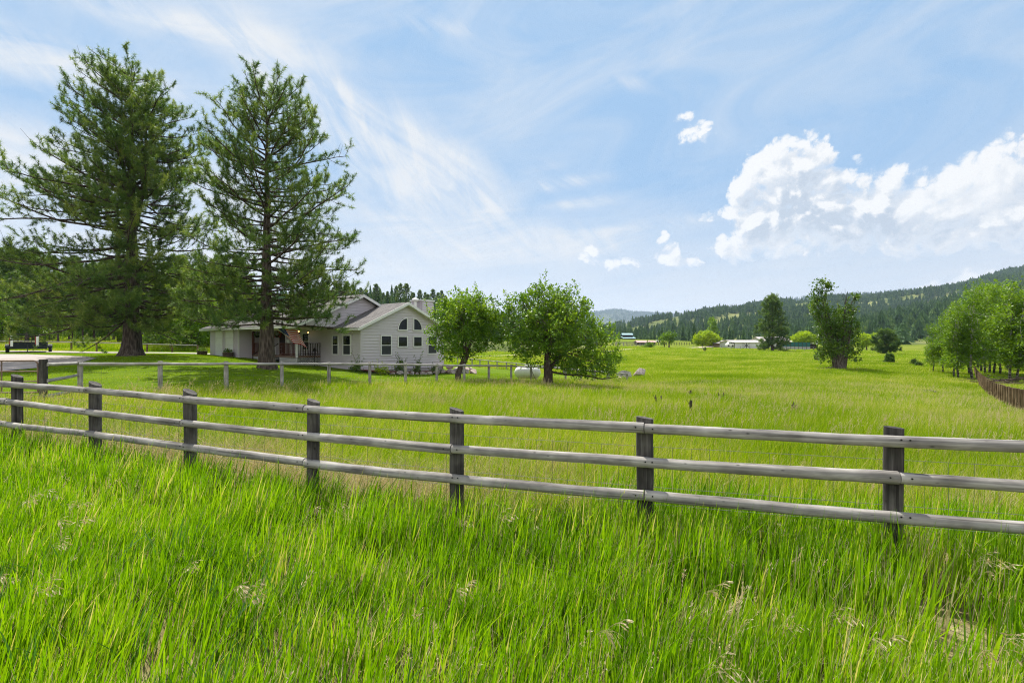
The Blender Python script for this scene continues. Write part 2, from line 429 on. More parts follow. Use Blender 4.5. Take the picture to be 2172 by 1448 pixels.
# ------------------------------------------------------------------ instanced scatter (only for things nobody could count)
def scatter(name, pts, rot, scl, idx, protos, label=None):
    c = bpy.data.collections.new(name+'_clumps')            # never linked to the scene
    for p in protos: c.objects.link(p)
    me = bpy.data.meshes.new(name); n = len(pts)
    me.vertices.add(n); me.vertices.foreach_set('co', np.asarray(pts, np.float32).ravel())
    for nm, ty, arr, key in (('rot', 'FLOAT_VECTOR', rot, 'vector'), ('scl', 'FLOAT_VECTOR', scl, 'vector'), ('pick', 'INT', idx, 'value')):
        a = me.attributes.new(nm, ty, 'POINT')
        a.data.foreach_set(key, np.asarray(arr, np.int32 if ty == 'INT' else np.float32).ravel())
    me.update()
    o = bpy.data.objects.new(name, me); COL.objects.link(o); kind(o, 'stuff')
    if label: o['label'] = label
    ng = bpy.data.node_groups.new(name+'_nodes', 'GeometryNodeTree')
    ng.interface.new_socket('Geometry', in_out='INPUT', socket_type='NodeSocketGeometry')
    ng.interface.new_socket('Geometry', in_out='OUTPUT', socket_type='NodeSocketGeometry')
    N, L = ng.nodes, ng.links
    gi = N.new('NodeGroupInput'); go = N.new('NodeGroupOutput')
    ci = N.new('GeometryNodeCollectionInfo'); ci.inputs['Collection'].default_value = c
    ci.inputs['Separate Children'].default_value = True; ci.inputs['Reset Children'].default_value = True
    iop = N.new('GeometryNodeInstanceOnPoints'); iop.inputs['Pick Instance'].default_value = True
    def na(nm, ty):
        k = N.new('GeometryNodeInputNamedAttribute'); k.data_type = ty; k.inputs['Name'].default_value = nm
        return k.outputs['Attribute']
    L.new(gi.outputs[0], iop.inputs['Points']); L.new(ci.outputs[0], iop.inputs['Instance'])
    L.new(na('pick', 'INT'), iop.inputs['Instance Index'])
    e2r = N.new('FunctionNodeEulerToRotation'); L.new(na('rot', 'FLOAT_VECTOR'), e2r.inputs[0])
    L.new(e2r.outputs[0], iop.inputs['Rotation'])
    L.new(na('scl', 'FLOAT_VECTOR'), iop.inputs['Scale'])
    L.new(iop.outputs[0], go.inputs[0])
    md = o.modifiers.new('scatter', 'NODES'); md.node_group = ng
    return o

def vnoise(x, y, seed=0):
    """Cheap smooth value noise in [0,1] for masks."""
    r = np.random.default_rng(seed); tab = r.random((64, 64))
    xi = np.floor(x).astype(int); yi = np.floor(y).astype(int); fx = x-xi; fy = y-yi
    fx = fx*fx*(3-2*fx); fy = fy*fy*(3-2*fy)
    g = lambda a, b: tab[a % 64, b % 64]
    return (g(xi, yi)*(1-fx)+g(xi+1, yi)*fx)*(1-fy)+(g(xi, yi+1)*(1-fx)+g(xi+1, yi+1)*fx)*fy

def inside(poly, x, y):
    x = np.asarray(x, float); y = np.asarray(y, float); r = np.zeros(x.shape, bool); n = len(poly)
    for i in range(n):
        x1, y1 = poly[i]; x2, y2 = poly[(i+1) % n]
        c = ((y1 > y) != (y2 > y)) & (x < (x2-x1)*(y-y1)/((y2-y1) or 1e-9)+x1)
        r ^= c
    return r

def sheet(name, poly, cell, off, mat):
    """A sheet of ground laid over the terrain inside a polygon."""
    P = np.array(poly); x0, y0 = P.min(0)-cell; x1, y1 = P.max(0)+cell
    xs = np.arange(x0, x1+cell, cell); ys = np.arange(y0, y1+cell, cell)
    X, Y = np.meshgrid(xs, ys, indexing='ij'); ny = len(ys)
    cin = inside(poly, X[:-1, :-1]+cell/2, Y[:-1, :-1]+cell/2)
    I, J = np.nonzero(cin)
    f = np.stack([I*ny+J, (I+1)*ny+J, (I+1)*ny+J+1, I*ny+J+1], -1)
    cntv = np.zeros(X.size, int); np.add.at(cntv, f.ravel(), 1)
    used = np.nonzero(cntv)[0]; edge = used[cntv[used] < 4]
    xf, yf = X.ravel().copy(), Y.ravel().copy()
    bx, by = xf[edge], yf[edge]; best = np.full(len(edge), 1e9); ox, oy = bx.copy(), by.copy()
    for i in range(len(P)):
        a = P[i]; b = P[(i+1) % len(P)]; d = b-a; L2 = (d**2).sum() or 1e-9
        s = np.clip(((bx-a[0])*d[0]+(by-a[1])*d[1])/L2, 0, 1); qx, qy = a[0]+s*d[0], a[1]+s*d[1]
        dd = np.hypot(qx-bx, qy-by); k = dd < best; best[k] = dd[k]; ox[k] = qx[k]; oy[k] = qy[k]
    xf[edge], yf[edge] = ox, oy
    remap = np.full(X.size, -1); remap[used] = np.arange(len(used))
    v = np.stack([xf[used], yf[used], T(xf[used], yf[used])+off], -1)
    m = MB(); m.add(v, remap[f])
    return kind(m.build(name, mat, smooth=True), 'structure')
# ------------------------------------------------------------------ materials of the setting
def ground_mat():
    m, t, out = new_mat('meadow_ground')
    p = t.pos()
    n1 = t.noise(p, 0.05, 5.0, 0.6); n2 = t.noise(p, 0.6, 5.0, 0.65); n3 = t.noise(p, 5.0, 4.0, 0.7)
    sx, sy, sz = t.sep(p)
    st = t.noise(t.xyz(t.math('MULTIPLY', sx, 0.02), t.math('MULTIPLY', sy, 0.09), 0.0), 1.0, 5.0, 0.6)
    f = t.math('ADD', t.math('MULTIPLY', n1, 0.3), t.math('MULTIPLY', n2, 0.2))
    f = t.math('ADD', f, t.math('ADD', t.math('MULTIPLY', n3, 0.15), t.math('MULTIPLY', st, 0.35)))
    c = t.ramp(f, [(0.33, (0.070, 0.115, 0.006)), (0.47, (0.115, 0.160, 0.009)), (0.56, (0.165, 0.190, 0.020)), (0.66, (0.23, 0.21, 0.06))])
    straw = t.ramp(t.math('ADD', t.math('MULTIPLY', n2, .4), t.math('MULTIPLY', n3, .6)), [(0.3, (0.07, 0.05, 0.028)), (0.5, (0.20, 0.155, 0.085)), (0.7, (0.36, 0.30, 0.19))])
    c = t.mix(t.rng(sy, 7.0, 16.0, 0.8, 0.0), c, straw)
    principled(t, out, c, 0.95, 0.05, n3, 0.05)
    return m
def lawn_mat():
    m, t, out = new_mat('mown_lawn')
    p = t.pos()
    n1 = t.noise(p, 0.22, 4.0, 0.6); n2 = t.noise(p, 2.5, 5.0, 0.7); n3 = t.noise(p, 30.0, 3.0, 0.7)
    f = t.math('ADD', t.math('MULTIPLY', n1, 0.45), t.math('ADD', t.math('MULTIPLY', n2, 0.3), t.math('MULTIPLY', n3, 0.25)))
    c = t.ramp(f, [(0.3, (0.065, 0.125, 0.004)), (0.5, (0.115, 0.185, 0.007)), (0.7, (0.18, 0.235, 0.018))])
    principled(t, out, c, 0.95, 0.05, t.math('ADD', n2, n3), 0.06)
    return m
def gravel_mat(name, a, b):
    m, t, out = new_mat(name)
    p = t.pos()
    n1 = t.noise(p, 0.5, 5.0, 0.6); n2 = t.noise(p, 22.0, 4.0, 0.8)
    c = t.ramp(t.math('ADD', t.math('MULTIPLY', n1, 0.5), t.math('MULTIPLY', n2, 0.5)), [(0.3, a), (0.7, b)])
    principled(t, out, c, 0.95, 0.1, n2, 0.03)
    return m
M_GROUND = ground_mat(); M_LAWN = lawn_mat()
M_GRAVEL = gravel_mat('gravel', (0.27, 0.235, 0.21), (0.47, 0.42, 0.385))
M_DIRT = gravel_mat('pale_dirt', (0.36, 0.30, 0.22), (0.56, 0.49, 0.38))

# ------------------------------------------------------------------ the ground sheet, out to the horizon
def build_ground():
    rr = np.concatenate([[0.0], np.geomspace(0.6, 12000, 330)])
    na = 420; th = np.linspace(0, 2*np.pi, na, endpoint=False)
    # finer in the half that is looked at
    th = th + 0.55*np.sin(th)*-1.0
    Rr, Th = np.meshgrid(rr, th, indexing='ij')
    X = Rr*np.sin(Th); Y = Rr*np.cos(Th)
    Z = T(X, Y)
    Z = Z + np.where(Rr > 3000, -(Rr-3000)*0.002, 0)
    i, j = np.meshgrid(np.arange(len(rr)-1), np.arange(na), indexing='ij'); j2 = (j+1) % na
    f = np.stack([i*na+j, (i+1)*na+j, (i+1)*na+j2, i*na+j2], -1).reshape(-1, 4)
    m = MB(); m.add(np.stack([X, Y, Z], -1).reshape(-1, 3), f)
    return kind(m.build('ground', M_GROUND, smooth=True), 'structure')
build_ground()

GATE_POST = np.array(((92-F)/F*13.4, 13.4))
# rear corner of the yard fence and its far run
YC = F2(17.7)
REAR = [YC + (np.array(((930-F)/F*76, 76.0))-YC)*k for k in np.linspace(0, 1, 19)]
LAWN_POLY = [tuple(GATE_POST)] + [tuple(F2(i)) for i in np.linspace(0, 17.7, 12)] + [tuple(REAR[-1]), (-26, 74), (-42, 60), (-46, 52), (-60, 49), (-60, 16), (-24, 12.0)]
sheet('lawn', LAWN_POLY, 0.35, 0.035, M_LAWN)
def poly_px(pts): return [tuple(hit(u, v)[:2]) for u, v in pts]
DRIVE1 = [((u-F)/F*Z, Z) for u, Z in ((-500, 46), (-200, 44), (60, 43), (130, 40), (185, 36), (205, 33), (180, 30), (130, 27.5), (70, 25.5), (0, 24), (-300, 19.5), (-500, 18))]
DRIVE2 = [((u-F)/F*Z, Z) for u, Z in ((-500, 56), (60, 53), (300, 50.5), (420, 49.5), (452, 48.5), (470, 44.5), (452, 43.8), (300, 46), (100, 48), (30, 49), (-500, 50))]
sheet('gravel_driveway', DRIVE1, 0.25, 0.07, M_GRAVEL)
sheet('gravel_yard', DRIVE2, 0.3, 0.07, M_GRAVEL)
def path(name, pts, w):
    p = np.array(pts); P = []
    for k in range(len(p)-1):
        for s in np.linspace(0, 1, 14, endpoint=False): P.append(p[k]*(1-s)+p[k+1]*s)
    P = np.array(P); d = np.gradient(P, axis=0); d /= np.linalg.norm(d, axis=1, keepdims=True); nrm = np.stack([-d[:, 1], d[:, 0]], -1)
    ww = w*(1+0.25*np.sin(np.arange(len(P))*0.9))[:, None]
    rows = [P+nrm*ww*k for k in (-.5, 0, .5)]
    V = np.concatenate([np.stack([r[:, 0], r[:, 1], T(r[:, 0], r[:, 1])+0.12], -1) for r in rows]); n = len(P)
    f = [(a*n+k, (a+1)*n+k, (a+1)*n+k+1, a*n+k+1) for a in (0, 1) for k in range(n-1)]
    m = MB(); m.add(V, f); return kind(m.build(name, M_DIRT, smooth=True), 'structure')
def xz(u, Z): return ((u-F)/F*Z, Z)
path('dirt_road', [xz(1000, 105), xz(1080, 108), xz(1150, 110), xz(1300, 118), xz(1350, 135)], 2.6)
path('dirt_track', [xz(1405, 165), xz(1440, 170), xz(1475, 185), xz(1510, 215), xz(1560, 225), xz(1620, 215)], 4.2)

# ------------------------------------------------------------------ hills
def hill_mat(name, a, b, c, sc):
    m, t, out = new_mat(name)
    p = t.pos(); n = t.noise(p, sc, 6.0, 0.62); n2 = t.noise(p, sc*7, 4.0, 0.65)
    f = t.math('ADD', t.math('MULTIPLY', n, 0.6), t.math('MULTIPLY', n2, 0.4))
    principled(t, out, t.ramp(f, [(0.35, a), (0.5, b), (0.66, c)]), 0.95, 0.05)
    return m
M_HILL = hill_mat('grassy_hillside', (0.05, 0.075, 0.02), (0.10, 0.125, 0.035), (0.24, 0.24, 0.09), 0.006)
M_FAR = hill_mat('far_mountain', (0.035, 0.055, 0.028), (0.06, 0.08, 0.035), (0.15, 0.15, 0.07), 0.0015)
class Hill:
    def __init__(self, name, pts, Zr, Zf, drop, z0, mat, exp=1.25, nu=160, nt=60, rough=0.03, seed=1):
        self.pts = np.array(pts, float); self.Zr, self.Zf, self.drop, self.z0, self.exp = Zr, Zf, drop, z0, exp
        self.rough, self.seed = rough, seed
        self.u0, self.u1 = self.pts[0, 0], self.pts[-1, 0]
        U, Tt = np.meshgrid(np.linspace(self.u0, self.u1, nu), np.concatenate([np.linspace(0, 1, nt), np.linspace(1.03, 1.6, 14)]), indexing='ij')
        V = self.P(U, Tt); n2 = U.shape[1]
        i, j = np.meshgrid(np.arange(nu-1), np.arange(n2-1), indexing='ij')
        f = np.stack([i*n2+j, (i+1)*n2+j, (i+1)*n2+j+1, i*n2+j+1], -1).reshape(-1, 4)
        m = MB(); m.add(V.reshape(-1, 3), f); kind(m.build(name, mat, smooth=True), 'structure')
    def P(self, U, t):
        U = np.asarray(U, float); t = np.asarray(t, float)
        Zt = self.Zf + (self.Zr-self.Zf)*t
        X = (U-F)/F*Zt
        v = np.interp(U, self.pts[:, 0], self.pts[:, 1]) + self.drop
        zr = CAM_Z + (724-v)/F*self.Zr
        s = np.where(t <= 1, np.clip(t, 0, 1)**self.exp, 1-(t-1)*0.9)
        sm = 1.0/self.Zr*9
        nz = (vnoise(X*sm+40, Zt*sm, self.seed)-.5) + 0.5*(vnoise(X*sm*2.3+9, Zt*sm*2.3, self.seed+1)-.5)
        env = np.clip(t*3, 0, 1)*np.clip(np.abs(1-t)*2.2+0.15, 0, 1)
        z = self.z0 - 2.0*(t < 0.02) + (zr-self.z0)*s + nz*self.rough*self.Zr*env
        return np.stack([X, Zt, z], -1)
HILL_B = Hill('forest_hill', [(1000, 722), (1180, 712), (1240, 702), (1320, 684), (1400, 668), (1460, 655), (1560, 643), (1650, 633), (1720, 629), (1850, 623), (1950, 613), (2020, 602), (2080, 586), (2120, 573), (2172, 564), (2300, 545), (2700, 500), (3300, 480)], 1700, 480, 9, -1.5, M_HILL, 1.15, 220, 80, 0.028, 3)
HILL_A = Hill('near_wooded_slope', [(1620, 728), (1700, 718), (1800, 683), (1880, 660), (1980, 636), (2080, 614), (2172, 594), (2300, 575), (2700, 540), (3400, 520)], 800, 300, 18, -2.0, M_HILL, 1.05, 120, 60, 0.02, 5)
HILL_C = Hill('blue_mountain', [(300, 690), (700, 680), (1100, 674), (1200, 668), (1240, 665), (1275, 661), (1305, 657), (1320, 658), (1345, 662), (1380, 664), (1450, 668), (1700, 700)], 7000, 4800, 0, -8.0, M_FAR, 0.9, 120, 30, 0.004, 8)
HILL_D = Hill('distant_ridge', [(1500, 680), (1640, 640), (1740, 628), (1790, 625), (1840, 624), (1880, 621), (1930, 616), (2000, 611), (2172, 606), (2600, 600)], 4600, 3400, 0, -8.0, M_FAR, 0.9, 80, 24, 0.004, 9)
HILL_L = Hill('wooded_rise', [(-1500, 650), (-300, 640), (300, 640), (700, 640), (840, 650), (930, 662), (1010, 682), (1100, 700), (1200, 716), (1260, 722)], 330, 130, 4, 0.5, M_HILL, 1.3, 110, 50, 0.012, 11)
# ------------------------------------------------------------------ foliage materials
M_NEEDLE = leaf_mat('pine_needles', [(0.0, (0.030, 0.066, 0.016)), (0.45, (0.086, 0.162, 0.030)), (0.8, (0.180, 0.258, 0.048)), (1.0, (0.30, 0.35, 0.075))], 0.38, 0.45, 0.35, (1.15, 1.22, 0.5), 0.0, 0.1)
M_NEEDLE_FAR = leaf_mat('forest_needles', [(0.0, (0.038, 0.090, 0.034)), (0.5, (0.095, 0.185, 0.058)), (1.0, (0.190, 0.280, 0.075))], 0.34, 0.6, 0.2, (1.25, 1.2, 0.6), 0.0, 0.5)
M_APPLE = leaf_mat('apple_leaves', [(0.0, (0.045, 0.125, 0.006)), (0.5, (0.125, 0.250, 0.012)), (1.0, (0.27, 0.41, 0.03))], 0.48, 0.4, 0.4, (1.35, 1.2, 0.4), 0.0, 0.1)
M_ASPEN = leaf_mat('aspen_leaves', [(0.0, (0.065, 0.150, 0.007)), (0.5, (0.150, 0.275, 0.012)), (1.0, (0.26, 0.39, 0.03))], 0.48, 0.42, 0.35, (1.3, 1.2, 0.4), 0.0, 0.15)
M_COTTON = leaf_mat('cottonwood_leaves', [(0.0, (0.035, 0.090, 0.010)), (0.5, (0.090, 0.175, 0.018)), (1.0, (0.21, 0.31, 0.04))], 0.45, 0.4, 0.4, (1.3, 1.2, 0.4), 0.0, 0.15)
M_LIME = leaf_mat('lime_yellow_leaves', [(0.0, (0.19, 0.31, 0.008)), (0.5, (0.37, 0.50, 0.012)), (1.0, (0.52, 0.62, 0.03))], 0.45, 0.5, 0.2, (1.15, 1.1, 0.4), 0.0, 0.15)
def bark_mat(name, a, b, c, vs=1.0):
    m, t, out = new_mat(name)
    x, y, z = t.sep(t.coord('Object'))
    v = t.xyz(t.math('MULTIPLY', x, 9*vs), t.math('MULTIPLY', y, 9*vs), t.math('MULTIPLY', z, 1.8*vs))
    n = t.noise(v, 1.0, 6.0, 0.65, 0.4); n2 = t.voro(v, 1.2, 0.3, 'F1')
    f = t.math('ADD', t.math('MULTIPLY', n, 0.65), t.math('MULTIPLY', n2, 0.4))
    principled(t, out, t.ramp(f, [(0.3, a), (0.52, b), (0.75, c)]), 0.9, 0.1, f, 0.05)
    return m
M_BARK = bark_mat('pine_bark', (0.025, 0.02, 0.017), (0.075, 0.058, 0.048), (0.16, 0.13, 0.11))
M_BARK2 = bark_mat('apple_bark', (0.03, 0.022, 0.018), (0.085, 0.062, 0.05), (0.16, 0.125, 0.10), 1.5)
M_BARK3 = bark_mat('cottonwood_bark', (0.035, 0.028, 0.022), (0.095, 0.078, 0.062), (0.20, 0.175, 0.15), 0.9)
def aspen_bark():
    m, t, out = new_mat('aspen_bark')
    x, y, z = t.sep(t.coord('Object'))
    v = t.xyz(t.math('MULTIPLY', x, 3), t.math('MULTIPLY', y, 3), t.math('MULTIPLY', z, 7))
    n = t.noise(v, 1.0, 5.0, 0.7); low = t.rng(z, 0.0, 2.2, 0.2, -0.04)
    principled(t, out, t.ramp(t.math('SUBTRACT', n, low), [(0.36, (0.035, 0.03, 0.025)), (0.43, (0.20, 0.18, 0.155)), (0.6, (0.46, 0.44, 0.39))]), 0.85, 0.15)
    return m
M_ASPENBARK = aspen_bark()
M_DEAD = flat_mat('bare_grey_wood', (0.22, 0.19, 0.16), 0.9, 0.1)

def unit(v): return v/np.maximum(np.linalg.norm(v, axis=-1, keepdims=True), 1e-9)

def needle_tufts(mb, C, D, size, n, width, tint, rng, mat=0):
    """Starbursts of long needles, one triangle per needle."""
    C = np.asarray(C); D = unit(np.asarray(D)); Tn = len(C)
    r = unit(rng.normal(0, 1, (Tn, n, 3)) + D[:, None]*rng.uniform(0.0, 0.95, (Tn, n, 1)))
    back = rng.uniform(-0.45, 0.35, (Tn, n, 1))*np.asarray(size)[:, None, None]
    a = C[:, None] + D[:, None]*back
    L = np.asarray(size)[:, None, None]*rng.uniform(0.65, 1.1, (Tn, n, 1))
    b = a + r*L
    side = unit(np.cross(r, rng.normal(0, 1, (Tn, n, 3))))*width
    V = np.stack([a-side*.5, a+side*.5, b], 2).reshape(-1, 3)
    tt = (np.asarray(tint)[:, None, None] + rng.normal(0, 0.08, (Tn, n, 1)) + np.zeros((Tn, n, 3))).reshape(-1)
    f = np.arange(len(V)).reshape(-1, 3)
    mb.add(V, f, mat, np.clip(tt, 0, 1))

def pine(H, h0, width, seed, r0, nb=110, tuft=0.2, nn=24, nw=0.013, stems=None, tw_step=0.3, lift=(8, 50), flare=1.5, tint0=0.45, tstep=0.2, seg=12, dist=1.0, extra=()):
    """Ponderosa pine: (trunk mesh builder with limbs, crown mesh builder). width(frac, azimuth) gives branch reach in metres."""
    rng = np.random.default_rng(seed)
    wood, crown = MB(), MB()
    z = np.linspace(0, H*0.985, 16)
    px = np.cumsum(rng.normal(0, 0.035, 16))*H/16*0.6; py = np.cumsum(rng.normal(0, 0.035, 16))*H/16*0.6
    px -= px[0]; py -= py[0]
    rad = r0*np.clip(1-(z/H)**0.85, 0.02, 1); rad[0] *= flare; rad[1] *= 1.06
    zz = z.copy(); zz[0] = -0.5
    zf = np.concatenate([[-0.5, 0.0, 0.25, 0.6], z[1:]]); 
    rf = np.concatenate([[r0*flare*1.1, r0*flare, r0*(1+(flare-1)*.45), r0*(1+(flare-1)*.15)], rad[1:]])
    trunk = np.stack([np.interp(zf, z, px), np.interp(zf, z, py), zf], -1)
    wood.tube(trunk, rf, seg, 0, True, 0.05)
    stemlist = [(trunk, 1.0)]
    for (zs, ze, dx, dy, rs) in (stems or []):
        n = 12; s = np.linspace(0, 1, n)
        q = np.stack([np.interp(zs, z, px)+dx*np.clip(s*2.2, 0, 1)**0.8+rng.normal(0, .03, n), np.interp(zs, z, py)+dy*np.clip(s*2.2, 0, 1)**0.8, zs+(ze-zs)*s], -1)
        wood.tube(q, rs*np.clip(1-s**0.9, 0.04, 1), 9, 0, True, 0.04)
        stemlist.append((q, (ze-zs)/H))
    C, D, TI, SZ = [], [], [], []
    ga = 2.39996
    for b in range(nb+len(extra)):
        si = 0; xb = extra[b-nb] if b >= nb else None
        if xb is None and len(stemlist) > 1 and rng.random() < 0.3: si = 1 + rng.integers(len(stemlist)-1)
        st = stemlist[si][0]
        if si == 0:
            fr = min(1.0, (b+0.5)/nb); fr = fr**dist
            h = h0 + (H*0.975-h0)*fr
        else:
            h = rng.uniform(st[2][2], st[-1][2]); fr = (h-h0)/(H-h0)
        az = b*ga + rng.normal(0, 0.3)
        L = max(0.35, width(fr, az)*rng.uniform(0.66, 1.08))
        el = R(lift[0]+(lift[1]-lift[0])*fr**1.2 + rng.normal(0, 7))
        if xb is not None: h, az, L, el = xb; fr = (h-h0)/(H-h0)
        base = np.array([np.interp(h, st[:, 2], st[:, 0]), np.interp(h, st[:, 2], st[:, 1]), h])
        K = 8; p = base.copy(); pts = [p.copy()]; a = az; e = el - R(10)
        for k in range(K):
            d = np.array([math.sin(a)*math.cos(e), math.cos(a)*math.cos(e), math.sin(e)])
            p = p + d*L/K; pts.append(p.copy())
            a += rng.normal(0, 0.09); e += R(rng.normal(2.6, 5))
        pts = np.array(pts)
        rb = (0.012+0.0125*L)*(1.0 if H > 8 else 0.7)
        wood.tube(pts, rb*np.linspace(1, 0.22, K+1), 5, 0, False)
        bt = tint0 + rng.normal(0, 0.10)
        tang = unit(np.gradient(pts, axis=0))
        s_along = np.linspace(0, L, K+1)
        # twigs
        start = 0.22 if fr < 0.6 else 0.12
        ns = max(4, int(L*(1-start)/tw_step*2))
        for j in range(ns):
            s = L*(start+(1-start)*(j+rng.random())/ns)
            c0 = np.array([np.interp(s, s_along, pts[:, k]) for k in range(3)])
            tg = np.array([np.interp(s, s_along, tang[:, k]) for k in range(3)])
            side = 1 if j % 2 else -1
            lat = np.cross(tg, (0, 0, 1)); lat /= max(np.linalg.norm(lat), 1e-6)
            d = tg*rng.uniform(0.25, 0.9) + lat*side*rng.uniform(0.0, 0.95) + np.array([0, 0, rng.normal(0.42, 0.42)])
            d /= np.linalg.norm(d)
            l2 = min(1.5, (0.30*L*(1-0.6*s/L)+0.22))*rng.uniform(0.6, 1.15)
            p1 = c0+d*l2*0.5; d2 = unit(d+np.array([0, 0, 0.25])); p2 = p1+d2*l2*0.5
            wood.add(*ribbon3(c0, p1, p2, 0.008+0.006*l2))
            if rng.random() < 0.10: continue
            ct = bt+rng.normal(0, .13)
            for q in ((1.0, .72, .45) if l2 > .55 else (1.0, .6)):
                cc = c0+(p1-c0)*min(1, q*2) + (p2-p1)*max(0, q*2-1)
                sd = unit(d2*.7+rng.normal(0, .55, 3)+np.array([0, 0, .45])); sl = tuft*rng.uniform(.5, 1.1)
                for k in range(3):
                    C.append(cc+sd*sl*k/2+rng.normal(0, .015, 3)); D.append(sd+rng.normal(0, .15, 3)); TI.append(ct+rng.normal(0, .06)+.09*(k-1)); SZ.append(tuft*rng.uniform(.8, 1.1))
        C.append(pts[-1]); D.append(tang[-1]); TI.append(bt+.15); SZ.append(tuft*1.1)
    needle_tufts(crown, C, D, SZ, nn, nw, TI, rng)
    return wood, crown, len(C)
def ribbon3(a, b, c, r):
    """A thin three-sided twig through three points."""
    P = np.array([a, b, c]); d = unit(c-a); s = np.cross(d, (0.3, 0.2, 1.0)); s /= max(np.linalg.norm(s), 1e-6); u = np.cross(s, d)
    k = [s, -0.5*s+0.87*u, -0.5*s-0.87*u]
    V = [P[i]+kk*r*(1, .75, .4)[i] for i in range(3) for kk in k]
    f = [(i*3+j, i*3+(j+1) % 3, (i+1)*3+(j+1) % 3, (i+1)*3+j) for i in range(2) for j in range(3)]
    return np.array(V), np.array(f)

def leaves(mb, C, D, size, tint, rng, mat=0, wid=0.55):
    """Folded leaf blades at centres C, pointing along D."""
    n = len(C); D = unit(D); up = unit(rng.normal(0, 0.7, (n, 3))+np.array([0, 0, 0.8]))
    S_ = unit(np.cross(D, up)); N_ = np.cross(S_, D)
    L = (np.asarray(size)*rng.uniform(.7, 1.2, n))[:, None]
    a = C-D*L*.5; b = C+D*L*.5; m_ = C+N_*L*-0.06
    l = m_+S_*L*wid*.5+N_*L*.1; r = m_-S_*L*wid*.5+N_*L*.1
    V = np.stack([a, l, b, r], 1).reshape(-1, 3); k = np.arange(n)[:, None]*4
    f = np.concatenate([k+np.array([[0, 1, 2]]), k+np.array([[0, 2, 3]])])
    mb.add(V, f, mat, np.repeat(np.clip(tint, 0, 1), 4))

def broadleaf(trunk_pts, trunk_r, lobes, n_leaf, leaf, seed, per=26, spread=0.3, shell=0.55, shoots=0, limbs=True, droop=0.1, seg=10, twig=0.03, tint0=0.45):
    """lobes: (x,y,z,rx,ry,rz) ellipsoids filled with leaf clusters hung on limbs from the trunk."""
    rng = np.random.default_rng(seed); wood, crown = MB(), MB()
    tp = np.array(trunk_pts, float); wood.tube(tp, trunk_r, seg, 0, True, 0.06)
    top = tp[-1]; lobes = np.array(lobes, float)
    vol = (lobes[:, 3]*lobes[:, 4]*lobes[:, 5])**0.75; nc = int(n_leaf/per)
    cnt = np.maximum(2, (vol/vol.sum()*nc).astype(int))
    C, D, TT = [], [], []
    for lb, k in zip(lobes, cnt):
        c = lb[:3]; rr = lb[3:]
        # limb from the trunk towards the lobe
        if limbs:
            s = rng.uniform(0.55, 1.0); a = tp[0]*(1-s)+top*s if len(tp) == 2 else np.array([np.interp(s, np.linspace(0, 1, len(tp)), tp[:, q]) for q in range(3)])
            mid = (a+c)/2 + rng.normal(0, 0.12, 3)*np.linalg.norm(c-a) + np.array([0, 0, .1])
            q = np.linspace(0, 1, 7)[:, None]; cur = a*(1-q)**2+2*mid*q*(1-q)+c*q*q
            lr = max(0.025, 0.32*np.min(trunk_r)*min(1, np.max(rr)/1.2))
            wood.tube(cur, lr*np.linspace(1, .35, 7), 6, 0, False)
        lt = rng.normal(0, 0.10)
        for _ in range(k):
            u = unit(rng.normal(0, 1, 3)); rad = rng.random()**(1/3)
            rad = shell + (1-shell)*rad if rng.random() < 0.72 else rad
            rad *= rng.uniform(0.86, 1.12)
            cc = c+u*rad*rr
            if limbs and rng.random() < 0.5:
                wood.add(*ribbon3(c+(cc-c)*0.15, c+(cc-c)*0.6+rng.normal(0, .08, 3), cc, twig*rng.uniform(.3, .7)))
            n = max(3, int(per*rng.uniform(.5, 1.5)))
            ax = unit(u+rng.normal(0, .5, 3)); sp = spread*rng.uniform(.6, 1.3)
            off = rng.normal(0, 1, (n, 3))*sp*0.55 + ax*rng.uniform(-1, 1, (n, 1))*sp
            C.append(cc+off); D.append(ax+rng.normal(0, .8, (n, 3))-np.array([0, 0, droop*rng.uniform(0, 3)]))
            TT.append(np.full(n, tint0+lt+rng.normal(0, .12))+rng.normal(0, .1, n))
    for _ in range(shoots):
        lb = lobes[rng.integers(len(lobes))]; u = unit(rng.normal(0, 1, 3)+np.array([0, 0, .8])); s0 = lb[:3]+u*lb[3:]*0.9
        L = rng.uniform(.35, 0.9); d = unit(u*.6+np.array([0, 0, 1.0])+rng.normal(0, .25, 3)); wood.add(*ribbon3(s0, s0+d*L*.5, s0+d*L, .009))
        n = int(L*26); q = rng.random((n, 1)); C.append(s0+d*L*q+rng.normal(0, .05, (n, 3))); D.append(d+rng.normal(0, .8, (n, 3))); TT.append(rng.normal(.62, .1, n))
    C = np.concatenate(C); D = np.concatenate(D); TT = np.concatenate(TT)
    leaves(crown, C, D, np.full(len(C), leaf), TT, rng)
    return wood, crown

def tree(name, label, cat, loc, wood, crown, mw, mc, group=None, rotz=0.0):
    t = thing(name, label, cat, loc, rotz, group)
    wood.build('trunk', mw, t, True); crown.build('crown', mc, t)
    return t
def prof(tab):
    xs = [a for a, _ in tab]; ys = [b for _, b in tab]
    return lambda fr: float(np.interp(fr, xs, ys))

